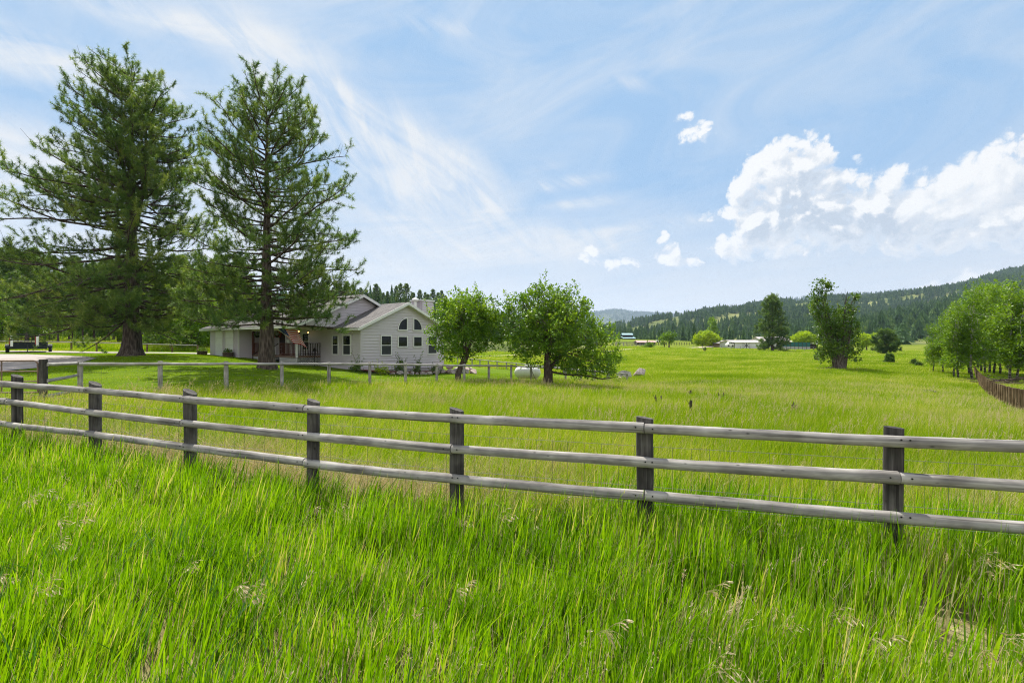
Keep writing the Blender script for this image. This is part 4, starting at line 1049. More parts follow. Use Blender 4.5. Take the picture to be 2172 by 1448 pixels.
def wires(parent, pts_top, heights, vstep, mat, r=.0016, name='wire_mesh', zoff=0.0):
    """Woven wire: horizontal strands following the posts and vertical stays. pts: list of ground points."""
    m = MB(); P_ = np.array(pts_top)
    for h in heights:
        q = P_+np.array((0, 0, h)); m.tube(q, r, 3, 0, False)
    seg = np.linalg.norm(np.diff(P_[:, :2], axis=0), axis=1); cum = np.concatenate([[0], np.cumsum(seg)])
    for s in np.arange(vstep/2, cum[-1], vstep):
        b = np.array([np.interp(s, cum, P_[:, k]) for k in range(3)])
        m.tube([b+(0, 0, heights[0]), b+(RNG.normal(0, .006), 0, heights[-1])], r*.9, 3, 0, False)
    return m.build(name, mat, parent)

# ------------------------------------------------------------------ near three-rail fence
def near_fence():
    f = thing('rail_fence', 'weathered grey three-rail pole fence with wire mesh crossing the tall grass', 'fence', (0, 0, 0))
    X = [(u-F)/F*Z for u, Z in NF]; Zs = [Z for _, Z in NF]
    pts = list(zip(X, Zs))
    # one post beyond each end of the picture, on the same line
    pts = [(-11.5, 9.35), (-9.6, 8.65)] + pts + [(5.05, 3.62), (7.0, 3.04)]
    tz = [1.29, 1.285, 1.268, 1.205, 1.155, 1.115, 1.09, 1.085, 1.092, 1.10, 1.10]     # height of the top rail axis
    tz = [CAM_Z-(CAM_Z-z)*(y-.115)/y for z, (x, y) in zip(tz, pts)]
    sp = .304
    dirv = np.gradient(np.array(pts), axis=0); dirv /= np.linalg.norm(dirv, axis=1, keepdims=True)
    nrm = np.stack([dirv[:, 1], -dirv[:, 0]], -1); nrm *= np.where(nrm[:, 1:2] > 0, -1, 1)
    for k, ((x, y), z) in enumerate(zip(pts, tz)):
        gz = float(T(x, y))
        o = post('post', (x, y, gz), z+.085-gz, .074+.004*math.sin(k*2.1), M_POST, f, slant=(-.35, -.45, -.4, -.5, -.5, -.35, -.3, -.14, -.08, -.1, -.1)[k], lean=(RNG.normal(0, .006), RNG.normal(0, .008)))
        o.rotation_euler = (0, 0, RNG.uniform(-.1, .1))
    starts = {0: (1, 3, 5, 8), 1: (0, 2, 4, 6, 8), 2: (1, 3, 4, 6, 7, 9)}
    joints = {0: [0, 1, 3, 5, 7, 9, 10], 1: [0, 2, 4, 6, 8, 10], 2: [0, 1, 3, 5, 7, 9, 10]}
    for lev in range(3):
        J = joints[lev]
        for a, b in zip(J[:-1], J[1:]):
            def pt(i): 
                off = nrm[i]*.118; return Vector((pts[i][0]+off[0], pts[i][1]+off[1], tz[i]-sp*lev+RNG.normal(0, .004)))
            A, B = pt(a), pt(b)
            d = (B-A).normalized(); A2, B2 = A+d*.004, B-d*.004
            big = .0495+RNG.normal(0, .002); sm = .0445+RNG.normal(0, .002)
            if RNG.random() < .5: big, sm = sm, big
            L = (B2-A2).length; nl = [.07, L-.07] + ([L/2-.02, L/2+.04] if b-a > 1 else [])
            rail(A2, B2, big, sm, f, M_RAIL, nails=nl)
    gpts = [(x-n[0]*.085, y-n[1]*.085, float(T(x, y))) for (x, y), n in zip(pts, nrm)]
    top = [g_[2] for g_ in gpts]
    base = [(g_[0], g_[1], z-1.1) for g_, z in zip(gpts, tz)]
    wires(f, base, [.06, .2, .36, .52, .70, .90], .165, M_WIRE, .002)
near_fence()

# ------------------------------------------------------------------ yard fence with pale round posts
def top2(i): return float(np.interp(i, [-2, 0, 2, 4, 5, 6, 7, 8.5, 10, 11.5, 13, 15.5, 17.7], [1.36, 1.335, 1.20, 1.06, .98, .895, .79, .655, .52, .33, .10, -.35, -.72]))
def yard_fence():
    f = thing('post_fence', 'pale round-post yard fence with one top rail and wire mesh around the lawn', 'fence')
    ii = list(range(0, 17))+[17.7]
    P_ = []
    for i in ii:
        x, y = F2(i); zt = top2(i); gz = float(T(x, y)); P_.append((x, y, zt, gz))
        post('post', (x, y, gz), zt-gz, .072+RNG.normal(0, .003), M_POST2, f, seg=12, lean=(RNG.normal(0, .008), 0))
    for a, b in zip(P_[:-1], P_[1:]):
        rail((a[0]+.03, a[1]-.09, a[2]-.085), (b[0]+.03, b[1]-.09, b[2]-.085), .046, .044, f, M_RAIL2, seg=8)
    gx, gy = GATE_POST; gz = float(T(gx, gy)); gt = 1.43
    post('gate_post', (gx, gy, gz), gt-gz, .09, M_POST, f, seg=14)
    a = (gx+.1, gy, 0); p0 = P_[0]
    rail((gx+.09, gy, gt-.13), (p0[0]-.07, p0[1], p0[2]-.07), .05, .045, f, M_RAIL2, seg=8)
    rail((gx+.09, gy, gt-.56), (p0[0]-.07, p0[1]-.02, p0[2]-.42), .048, .042, f, M_RAIL2, seg=8)
    rail((gx+.09, gy, gt-.96), (p0[0]-.07, p0[1]-.02, p0[2]-.86), .048, .042, f, M_RAIL2, seg=8)
    base = [(p[0], p[1]+.075, p[2]-1.15) for p in P_]
    wires(f, base, [.1, .28, .46, .64, .82, 1.0], .30, M_WIRE, .0016)
    # rear run of the yard fence
    r = thing('rail_fence', 'single-rail rear yard fence running from the rocks back towards the house corner', 'fence')
    Q = []
    for k, q in enumerate(REAR):
        s = k/(len(REAR)-1); zt = (1-s)*(-.75)+s*(CAM_Z-29.0*76/F); gz = float(T(*q)); Q.append((q[0], q[1], zt, gz))
        if k: post('post', (q[0], q[1], min(gz, zt-.8)), zt-min(gz, zt-.8), .075, M_POST2, r, seg=8)
    for a, b in zip(Q[:-1], Q[1:]):
        rail((a[0], a[1]-.09, a[2]-.08), (b[0], b[1]-.09, b[2]-.08), .055, .052, r, M_RAIL2, seg=6)
yard_fence()

def gate():
    gx, gy = GATE_POST; d = np.array((-1.0, -.10)); d /= np.linalg.norm(d)
    g = thing('metal_gate', 'rust-brown tubular farm gate hung on the dark gate post', 'gate', (gx, gy, 0))
    def P_(s, z): return (d[0]*s, d[1]*s, z)
    x0, L = .13, 3.6; zt, zb = 1.395, .57
    m = MB(); c = .09
    m.tube([P_(x0, zb), P_(x0, zt-c), P_(x0+c*.3, zt-c*.3), P_(x0+c, zt), P_(L, zt), P_(L, zb), P_(x0, zb)], .022, 8, 0, False)
    m.build('frame', M_RUST, g, True)
    for z in (1.12, .86): 
        b = MB(); b.tube([P_(x0, z), P_(L, z)], .017, 8, 0, False); b.build('bar', M_RUST, g, True)
    for s in (1.0, 2.3):
        b = MB(); b.tube([P_(s, zb), P_(s, zt)], .017, 8, 0, False); b.build('brace', M_RUST, g, True)
    for z in (1.27, .7):
        h = MB(); h.bar((-.02, -.02, z), P_(x0+.02, z), .03, .035); h.build('hinge', M_BLACK, g)
gate()

# back rail fence beyond the gravel yard
def back_fence():
    f = thing('rail_fence', 'thin single-rail fence along the far edge of the gravel yard before the woods', 'fence')
    pts = []
    for u in np.arange(-330, 470, 53.5):
        Z = 53.5-.001*u; g_ = G(u, Z); zt = CAM_Z-(np.interp(u, [-300, 0, 225, 450], [718, 721.5, 725.5, 732])-724)/F*Z
        pts.append((g_.x, Z, zt, g_.z)); post('post', (g_.x, Z, min(g_.z, zt-1.0)), zt-min(g_.z, zt-1.0), .085, M_POST3, f, seg=8)
    for a, b in zip(pts[:-1], pts[1:]): rail((a[0], a[1]-.11, a[2]-.06), (b[0], b[1]-.11, b[2]-.06), .055, .055, f, M_RAIL2, seg=6)
back_fence()

# side fence on the right: closely seen posts with pale tops
def side_fence():
    f = thing('post_fence', 'brown close-set post fence curving away past the aspen grove', 'fence')
    tab = np.array([(2330, 862, 15.2), (2250, 846, 17.6), (2172, 826, 21.5), (2140, 820, 25.5), (2112, 812, 31), (2092, 802, 36), (2079, 793, 42), (2071, 784, 50), (2067, 777, 60)])
    W_ = np.array([at(*r_) for r_ in tab]); seg = np.linalg.norm(np.diff(W_[:, :2], axis=0), axis=1); cum = np.concatenate([[0], np.cumsum(seg)])
    pr = None
    for s in np.arange(0, cum[-1], 1.18):
        p = np.array([np.interp(s, cum, W_[:, k]) for k in range(3)]); gz = min(float(T(p[0], p[1])), p[2]-1.0)
        post('post', (p[0], p[1], gz), p[2]-gz+RNG.normal(0, .015), .085, M_POST3, f, seg=9)
side_fence()

# paddock and pasture fences far off
def far_fence(label, runs, H, r, mat, rails=(.95,), name='rail_fence'):
    f = thing(name, label, 'fence')
    for (u0, Z0), (u1, Z1), n in runs:
        pr = None
        for s in np.linspace(0, 1, n):
            Z = Z0+(Z1-Z0)*s; x = ((u0-F)/F*Z0)*(1-s)+((u1-F)/F*Z1)*s; g_ = float(T(x, Z)); m = MB()
            m.bar((x, Z, g_-.2), (x, Z, g_+H), r*2, r*2); m.build('post', mat, f)
            if pr is not None:
                for h in rails:
                    m = MB(); m.bar((pr[0], pr[1]-.12, pr[2]+H*h), (x, Z-.12, g_+H*h), r*1.3, r*1.3); m.build('rail', mat, f)
            pr = (x, Z, g_)
far_fence('grey board corral fence in front of the rust-roofed shed', [((1306, 170), (1366, 172), 8), ((1366, 172), (1372, 230), 4), ((1300, 215), (1350, 225), 8)], 1.5, .10, M_POST2, (.92, .55))
far_fence('dark rail fence between the airy small tree and the dark firs', [((1380, 235), (1462, 245), 16)], 1.4, .10, M_POST, (.92, .5))
far_fence('thin wire stock fence across the field below the white steel barn', [((1470, 152), (1800, 160), 18)], 1.3, .05, M_POST2, (.9,))
far_fence('pale picket-like fence on the slope behind the house corner', [((915, 175), (1010, 178), 24)], 1.4, .12, M_RAIL2, (.85,))
far_fence('dark pasture fence beyond the dirt road behind the apple trees', [((1010, 128), (1170, 132), 9)], 1.3, .07, M_POST2, (.92,))
# ------------------------------------------------------------------ the house: x runs right-and-back, y runs left-and-back
def lap_siding_mat():
    m, t, out = new_mat('grey_lap_siding')
    co = t.coord('Object'); n = t.noise(co, 1.2, 4.0, .6); n2 = t.noise(co, 14, 4.0, .6)
    f = t.math('ADD', t.math('MULTIPLY', n, .6), t.math('MULTIPLY', n2, .4))
    principled(t, out, t.ramp(f, [(.3, (.51, .47, .505)), (.7, (.58, .53, .565))]), .7, .2)
    return m
M_SIDING = lap_siding_mat()
M_CONC = flat_mat('foundation_concrete', (.42, .40, .39), .9, .1, .1)
def shingle_mat():
    m, t, out = new_mat('grey_asphalt_shingles')
    br = t.add('ShaderNodeTexBrick'); t.l.new(t.coord('UV'), br.inputs['Vector'])
    br.inputs['Scale'].default_value = 1.0; br.inputs['Brick Width'].default_value = .33; br.inputs['Row Height'].default_value = .145
    br.inputs['Mortar Size'].default_value = .006; br.inputs['Bias'].default_value = -.1
    br.inputs['Color1'].default_value = (.11, .105, .105, 1); br.inputs['Color2'].default_value = (.21, .20, .195, 1); br.inputs['Mortar'].default_value = (.06, .06, .06, 1)
    n = t.noise(t.coord('Object'), 3.0, 5.0, .65)
    c = t.mix(t.rng(n, .3, .7, 0, .5), br.outputs['Color'], (.20, .185, .175))
    principled(t, out, c, .95, .1, br.outputs['Fac'], .01)
    return m
M_SHINGLE = shingle_mat()
def uv_planar(o, fn):
    me = o.data; uv = me.uv_layers.new(name='UVMap')
    for l in me.loops: uv.data[l.index].uv = fn(me.vertices[l.vertex_index].co)
def siding_wall(name, parent, axis, at_, a, b, z0, ztop, sign, gable=None, lap=.20, mat=None):
    """Lapped boards on a plane: axis 'x' means the wall runs along x at y=at_. gable=(ridge position, ridge height, pitch)."""
    m = MB(); z = z0
    def P(s, d, zz): return (s, at_+sign*d, zz) if axis == 'x' else (at_+sign*d, s, zz)
    def span(zz):
        if gable and zz > ztop:
            rp, rh, pi_ = gable; h = (rh-zz)/pi_; return max(a, rp-h), min(b, rp+h)
        return a, b
    zmax = gable[1] if gable else ztop
    while z < zmax-.02:
        z1 = min(z+lap, zmax); s0, s1 = span(z+1e-4); q0, q1 = span(z1)
        if q1 < q0: q0 = q1 = (q0+q1)/2
        m.add([P(s0, .048, z), P(s1, .048, z), P(q1, .004, z1+.004), P(q0, .006, z1+.004)], [(0, 1, 2, 3)])
        m.add([P(s0, .048, z), P(s1, .048, z), P(s1, 0, z), P(s0, 0, z)], [(0, 1, 2, 3)])
        z = z1
    return m.build(name, mat or M_SIDING, parent)
def window(parent, axis, at_, sign, s0, s1, z0, z1, sash=True, arch=None, fr=.075):
    """Framed window; the pane and the sash bar are pieces of it."""
    def box(m, a, b, c, d, p0, p1):
        if axis == 'x': m.box(a, b, min(at_+sign*p0, at_+sign*p1), max(at_+sign*p0, at_+sign*p1), c, d)
        else: m.box(min(at_+sign*p0, at_+sign*p1), max(at_+sign*p0, at_+sign*p1), a, b, c, d)
    def P(s, d, zz): return (s, at_+sign*d, zz) if axis == 'x' else (at_+sign*d, s, zz)
    m = MB()
    if arch is None:
        for (a, b, c, d) in ((s0, s1, z1-fr, z1), (s0, s1, z0, z0+fr), (s0, s0+fr, z0+fr, z1-fr), (s1-fr, s1, z0+fr, z1-fr)): box(m, a, b, c, d, 0, .095)
    else:
        # quarter-round: arch=+1 rises towards s1, -1 rises towards s0
        n = 10; W_, H_ = s1-s0, z1-z0
        def arc(w, h, o): return [((s1-o-w*math.cos(k/n*math.pi/2)) if arch > 0 else (s0+o+w*math.cos(k/n*math.pi/2)), z0+o+h*math.sin(k/n*math.pi/2)) for k in range(n+1)]
        O = arc(W_, H_, 0); I = arc(W_-2*fr, H_-2*fr, fr)
        co, ci = ((s1, z0), (s1-fr, z0+fr)) if arch > 0 else ((s0, z0), (s0+fr, z0+fr))
        O.append(co); I.append(ci); n2 = len(O)
        V = [P(s, .095, zz) for s, zz in O]+[P(s, .095, zz) for s, zz in I]+[P(s, 0, zz) for s, zz in O]+[P(s, .02, zz) for s, zz in I]
        fl = []
        for k in range(n2):
            k2 = (k+1) % n2
            fl += [(k, k2, n2+k2, n2+k), (k, k2, 2*n2+k2, 2*n2+k), (n2+k, n2+k2, 3*n2+k2, 3*n2+k)]
        m.add(V, fl)
    w = m.build('window', M_TRIM, parent)
    g = MB()
    if arch is None:
        zm = (z0+z1)/2
        box(g, s0+fr, s1-fr, z0+fr, z1-fr, .0, .056)
        g.build('pane', M_GLASS, w)
        if sash:
            b = MB(); box(b, s0+fr, s1-fr, zm-.025, zm+.025, .056, .08); b.build('sash_bar', M_TRIM, w)
            b = MB(); box(b, s0+fr+.01, s1-fr-.01, z0+fr+.01, zm-.03, .058, .064); b.build('insect_screen', M_SCREEN, w)
    else:
        g.add([P(s, .056, zz) for s, zz in I], [list(range(len(I)))]); g.build('pane', M_GLASS, w)
    return w
def slab(parent, name, quad, th, mat, uvdir=None):
    """Roof plane of thickness th from four or three corners (top surface, counter-clockwise)."""
    q = [np.array(p, float) for p in quad]; n = np.cross(q[1]-q[0], q[2]-q[0]); n /= np.linalg.norm(n); n *= np.sign(n[2])
    k = len(q); V = q+[p-n*th for p in q]
    m = MB(); m.add(V[:k]+V[k:], [list(range(k))]); m.q.append((np.array([[k+i for i in range(k)][::-1]]), 0))
    m.q.append((np.array([(i, k+i, k+(i+1) % k, (i+1) % k) for i in range(k)]), 0))
    o = m.build(name, mat, parent)
    e = (q[1]-q[0]); e /= np.linalg.norm(e); f = np.cross(n, e)
    uv_planar(o, lambda c: (float(np.dot(np.array(c), e)), float(np.dot(np.array(c), f))))
    return o

HX, HY = -10.05, 34.0
house = thing('house', 'pale grey lap-sided ranch house with white trim, front gable, porch and garage', 'house', (HX, HY, 0), math.atan2(.78, .63))
HW = house.matrix_basis.copy()
HM = Matrix.Translation((HX, HY, 0)) @ Matrix.Rotation(math.atan2(.78, .63), 4, 'Z')
def hw(x, y, z): return HM @ Vector((x, y, z))
EV = 2.93
def build_house():
    h = house
    # ---- front wing, gable end towards the field
    Wd, RX, RZ, PI_ = 7.45, 3.72, 4.66, .455
    siding_wall('wall', h, 'x', 0.0, 0, Wd, -.05, EV, -1, (RX, RZ-.05, PI_))
    siding_wall('wall', h, 'y', 0.0, 0, 4.9, .02, EV, -1)
    siding_wall('wall', h, 'y', Wd, 0, 9, -.6, EV, 1)
    m = MB(); m.box(.02, Wd-.02, .02, 8.9, -1.6, -.052); m.box(.03, Wd-.03, .03, 8.9, -.05, EV+.05); m.build('foundation', M_CONC, h)
    for (x, y) in ((0, 0), (Wd, 0)):
        m = MB(); m.box(x-.045, x+.045, y-.045, y+.045, -.05, EV-.02); m.build('corner_board', M_SIDING, h)
    for y in (.95, 2.2, 3.42):
        m = MB(); m.box(-.045, -.01, y-.05, y+.05, .0, EV-.05); m.build('corner_board', M_SIDING, h)
    # windows of the gable end
    window(h, 'x', 0, -1, 1.55, 2.50, .93, 2.34)
    window(h, 'x', 0, -1, 3.02, 3.92, 1.48, 2.30, sash=False)
    window(h, 'x', 0, -1, 4.42, 5.30, 1.48, 2.30, sash=False)
    window(h, 'x', 0, -1, 5.80, 6.78, .93, 2.34)
    window(h, 'x', 0, -1, 3.02, 3.92, 2.68, 3.62, arch=1)
    window(h, 'x', 0, -1, 4.42, 5.30, 2.68, 3.62, arch=-1)
    window(h, 'y', 0, -1, 1.02, 2.0, .95, 2.36); window(h, 'y', 0, -1, 2.5, 3.3, .95, 2.36)
    # wing roof
    O = .42; y0 = -.45
    zl = RZ+.05-(RX+O)*PI_
    slab(h, 'roof', [(-O, y0, zl), (RX, y0, RZ+.05), (RX, 3.4, RZ+.05), (-O, 3.4, zl)], .10, M_SHINGLE)
    slab(h, 'roof', [(RX, y0, RZ+.05), (Wd+O, y0, zl), (Wd+O, 9.2, zl), (RX, 9.2, RZ+.05)], .10, M_SHINGLE)
    for a, b in (((-O, y0-.02, zl-.10), (RX, y0-.02, RZ-.05)), ((RX, y0-.02, RZ-.05), (Wd+O, y0-.02, zl-.10))):
        a_, b_ = np.array(a), np.array(b); d = np.array((0, 0, .20))
        m = MB(); V = [a_+d*.5, b_+d*.5, b_-d*.5, a_-d*.5]; V += [v+np.array((0, .035, 0)) for v in V]
        m.add(V, [(0, 1, 2, 3), (7, 6, 5, 4), (0, 4, 5, 1), (1, 5, 6, 2), (2, 6, 7, 3), (3, 7, 4, 0)]); m.build('fascia_board', M_TRIM, h)
    m = MB(); m.box(-O-.10, -O, y0, 2.0, zl-.2, zl-.04); m.build('gutter', M_TRIM, h)
    m = MB(); m.box(Wd+O, Wd+O+.1, y0, 9, zl-.2, zl-.04); m.build('gutter', M_TRIM, h)
    # soffit
    for (xa, xb) in ((-O, RX), (RX, Wd+O)):
        za = zl-.14 if xa < 0 else RZ-.09; zb = RZ-.09 if xa < 0 else zl-.14
        m = MB(); m.add([(xa, y0, za), (xb, y0, zb), (xb, -.02, zb), (xa, -.02, za)], [(0, 1, 2, 3)]); m.build('soffit', M_TRIM, h)
    # ---- main block and its big roof
    MR, MZ, MP = 1.9, 5.32, .452; G0 = 2.35; yE, yR = 17.7, 12.2; xf, xb = -3.3, 7.1
    zf = MZ-(MR-xf)*MP; zb_ = MZ-(xb-MR)*MP
    slab(h, 'roof', [(xf, G0, zf), (MR, G0, MZ), (MR, yR, MZ), (xf, yE, zf)], .11, M_SHINGLE)
    slab(h, 'roof', [(MR, G0, MZ), (xb, G0, zb_), (xb, yE, zb_), (MR, yR, MZ)], .11, M_SHINGLE)
    slab(h, 'roof', [(xf, yE, zf), (MR, yR, MZ), (xb, yE, zb_)], .11, M_SHINGLE)
    for a, b in (((xf, G0-.02, zf-.13), (MR, G0-.02, MZ-.13)), ((MR, G0-.02, MZ-.13), (xb, G0-.02, zb_-.13))):
        a_, b_ = np.array(a), np.array(b); d = np.array((0, 0, .20))
        m = MB(); V = [a_+d*.5, b_+d*.5, b_-d*.5, a_-d*.5]; V += [v+np.array((0, .035, 0)) for v in V]
        m.add(V, [(0, 1, 2, 3), (7, 6, 5, 4), (0, 4, 5, 1), (1, 5, 6, 2), (2, 6, 7, 3), (3, 7, 4, 0)]); m.build('fascia_board', M_TRIM, h)
    siding_wall('gable_wall', h, 'x', G0+.45, -2.3, 6.2, EV-.02, EV, -1, (MR, MZ-.16, MP))
    m = MB(); m.box(xf-.11, xf, G0, yE, zf-.20, zf-.04); m.build('gutter', M_TRIM, h)
    m = MB(); m.box(xf, xb, yE, yE+.1, zf-.20, zf-.04); m.build('gutter', M_TRIM, h)
    # walls of the main block
    siding_wall('wall', h, 'y', 0.0, 4.9, 11.9, .55, EV+.1, -1)
    siding_wall('wall', h, 'x', 17.25, -2.7, 6.7, .3, EV, 1); siding_wall('wall', h, 'y', 6.7, 9, 17.25, -.3, EV, 1)
    m = MB(); m.box(.03, 6.68, 3.0, 17.2, -1.2, EV); m.build('inner_core', M_SIDING, h)
    # garage front
    siding_wall('wall', h, 'x', 11.9, -2.7, 0.0, .45, EV+.02, -1)
    siding_wall('wall', h, 'y', -2.7, 11.9, 17.25, .45, EV+.02, -1)
    m = MB(); m.box(-2.68, .1, 11.93, 17.2, -.2, EV); m.build('inner_core', M_SIDING, h)
    m = MB(); m.box(-2.755, -2.665, 11.855, 11.945, .45, EV-.02); m.build('corner_board', M_TRIM, h)
    for y0_, y1_ in ((12.75, 14.15), (14.72, 16.12)):
        m = MB()
        for z0_, z1_ in ((.58, 1.10), (1.115, 1.635), (1.65, 2.17), (2.185, 2.68)): m.box(-2.76, -2.70, y0_+.08, y1_-.08, z0_, z1_)
        d_ = m.build('garage_door', M_WHITE, h)
        t_ = MB(); t_.box(-2.775, -2.70, y0_, y0_+.08, .55, 2.68); t_.box(-2.775, -2.70, y1_-.08, y1_, .55, 2.68); t_.box(-2.775, -2.70, y0_, y1_, 2.682, 2.77); t_.build('frame', M_TRIM, d_)
    # porch
    fl = .88; px0, pa, pb = -1.8, 4.9, 11.5
    m = MB(); m.box(px0-.05, -.03, pa-.05, pb, fl-.12, fl); m.build('porch_floor', M_RUST, h)
    m = MB(); m.box(px0-.1, -.03, pa-.1, pb, EV-.22, EV-.02); m.build('porch_beam', M_TRIM, h)
    def lattice(a, b, name='lattice_skirt'):
        a = np.array(a, float); b = np.array(b, float); L = np.linalg.norm(b-a); d = (b-a)/L; z0, z1 = .12, fl-.12; H_ = z1-z0; m = MB(); st = .13
        nrm = np.array((d[1], -d[0], 0.0)) 
        for sgn, off in ((1, .0), (-1, .012)):
            for s in np.arange(-H_, L+H_, st):
                p, q = (s, 0.0), (s+H_, H_)
                if sgn < 0: p, q = (s+H_, 0.0), (s, H_)
                lo, hi = sorted((p, q))
                # clip to the panel
                t0 = max(0, (0-lo[0])/(hi[0]-lo[0])); t1 = min(1, (L-lo[0])/(hi[0]-lo[0]))
                if t1 <= t0: continue
                A_ = [lo[k]+(hi[k]-lo[k])*t0 for k in (0, 1)]; B_ = [lo[k]+(hi[k]-lo[k])*t1 for k in (0, 1)]
                m.bar(a+d*A_[0]+nrm*off+(0, 0, z0+A_[1]), a+d*B_[0]+nrm*off+(0, 0, z0+B_[1]), .01, .042, up=nrm)
        m.bar(a+(0, 0, z0), b+(0, 0, z0), .03, .07); m.bar(a+(0, 0, z1+.05), b+(0, 0, z1+.05), .035, .10)
        return m.build(name, M_WHITE, h)
    lattice((px0, pa, 0), (px0, 7.35, 0)); lattice((px0, pa, 0), (0, pa, 0)); lattice((px0, 9.1, 0), (px0, pb, 0))
    m = MB(); m.box(-1.4, -1.38, pa+.3, pb, -.2, fl-.13); m.box(-1.4, -.05, pa+.3, pa+.32, -.2, fl-.13); m.build('porch_shade_sheet', M_BLACK, h)  # black sheets behind the lattice, painting in the shade below the porch floor
    M_REDWOOD = flat_mat('reddish_stained_wood', (.10, .032, .022), .6, .3, .2); M_DKRAIL = flat_mat('dark_brown_stain', (.035, .022, .018), .6, .3, .2)
    m = MB(); m.box(px0-.06, px0+.06, pa-.06, pa+.06, fl-.1, EV-.2); m.build('porch_post', M_WHITE, h)
    m = MB(); m.box(px0-.07, px0+.07, pb-.07, pb+.07, fl-.1, EV-.2); m.build('porch_post', M_REDWOOD, h)
    m = MB(); m.box(px0-.06, px0+.06, 9.0, 9.12, fl-.1, EV-.2); m.build('porch_post', M_REDWOOD, h)
    def railing(a, b, mat):
        a = np.array(a, float); b = np.array(b, float); L = np.linalg.norm(b-a); m = MB()
        m.bar(a+(0, 0, fl+.88), b+(0, 0, fl+.88), .09, .05); m.bar(a+(0, 0, fl+.12), b+(0, 0, fl+.12), .05, .04)
        n = int(L/.17)
        for k in range(n+1):
            p = a+(b-a)*k/n; m.bar(p+(0, 0, fl+.02), p+(0, 0, fl+.86), .04, .04)
        return m.build('railing', mat, h)
    railing((px0, pa+.1, 0), (px0, 7.3, 0), M_REDWOOD); railing((px0+.1, pa, 0), (-.05, pa, 0), M_DKRAIL); railing((px0, 9.1, 0), (px0, pb-.1, 0), M_REDWOOD)
    m = MB()
    for k in range(4): m.box(px0-.3*(k+1), px0-.3*k-.002, 7.5, 8.9, fl-.2*(k+1)-.06, fl-.2*(k+1)+.0)
    m.build('porch_steps', M_CONC, h)
    for y in (7.5, 8.9):
        m = MB(); m.bar((px0, y, fl+.88), (px0-1.2, y, fl+.05), .05, .05); m.bar((px0-1.2, y, .1), (px0-1.2, y, fl+.1), .05, .05); m.bar((px0-.6, y, .3), (px0-.6, y, fl+.48), .04, .04); m.build('handrail', M_DKRAIL, h)
    m = MB(); m.box(-.06, -.02, 9.9, 10.85, fl, 2.62); d_ = m.build('front_door', M_DKRAIL, h)
    t_ = MB(); t_.box(-.075, -.02, 9.8, 9.9, fl, 2.72); t_.box(-.075, -.02, 10.85, 10.95, fl, 2.72); t_.box(-.075, -.02, 9.8, 10.95, 2.625, 2.74); t_.build('frame', M_TRIM, d_)
    t_ = MB(); t_.sphere((-.10, 10.72, 1.75), .035, 8, 6); t_.build('handle', M_NAIL, d_)
    window(h, 'y', 0, -1, 6.35, 7.35, 1.25, 2.55)
    # chimney chase on the far side wall, with a round vent cap
    m = MB(); m.box(7.50, 8.75, 2.5, 3.85, -1.4, 5.18)
    m.build('chimney', M_SIDING, h)
    ch = [o for o in h.children if o.name.startswith('chimney')][-1]
    m = MB(); m.box(7.42, 8.83, 2.42, 3.93, 5.182, 5.30); m.build('chimney_cap', M_TRIM, ch)
    k = siding_wall('siding', ch, 'x', 2.5, 7.5, 8.75, -.5, 5.17, -1); k2 = siding_wall('siding', ch, 'y', 7.5, 2.5, 3.85, 3.0, 5.17, -1)
    m = MB(); m.tube([(7.15, 2.9, 4.0), (7.15, 2.9, 5.15)], .13, 12); m.sphere((7.15, 2.9, 5.25), (.30, .30, .16), 14, 8); m.build('roof_vent', M_WHITE, h, True)
    m = MB(); m.bar((4.9, 7.0, 4.0), (4.9, 7.0, 6.1), .03, .03); 
    for zz, w in ((5.95, .7), (5.75, .5), (5.55, .6)): m.bar((4.9-w/2, 7.0, zz), (4.9+w/2, 7.0, zz), .02, .02)
    m.build('antenna', M_WIRE, h)
build_house()

def house_thing(name, label, cat, x, y, z, group=None, rz=0.0):
    p = hw(x, y, z); return thing(name, label, cat, p, math.atan2(.78, .63)+rz, group)

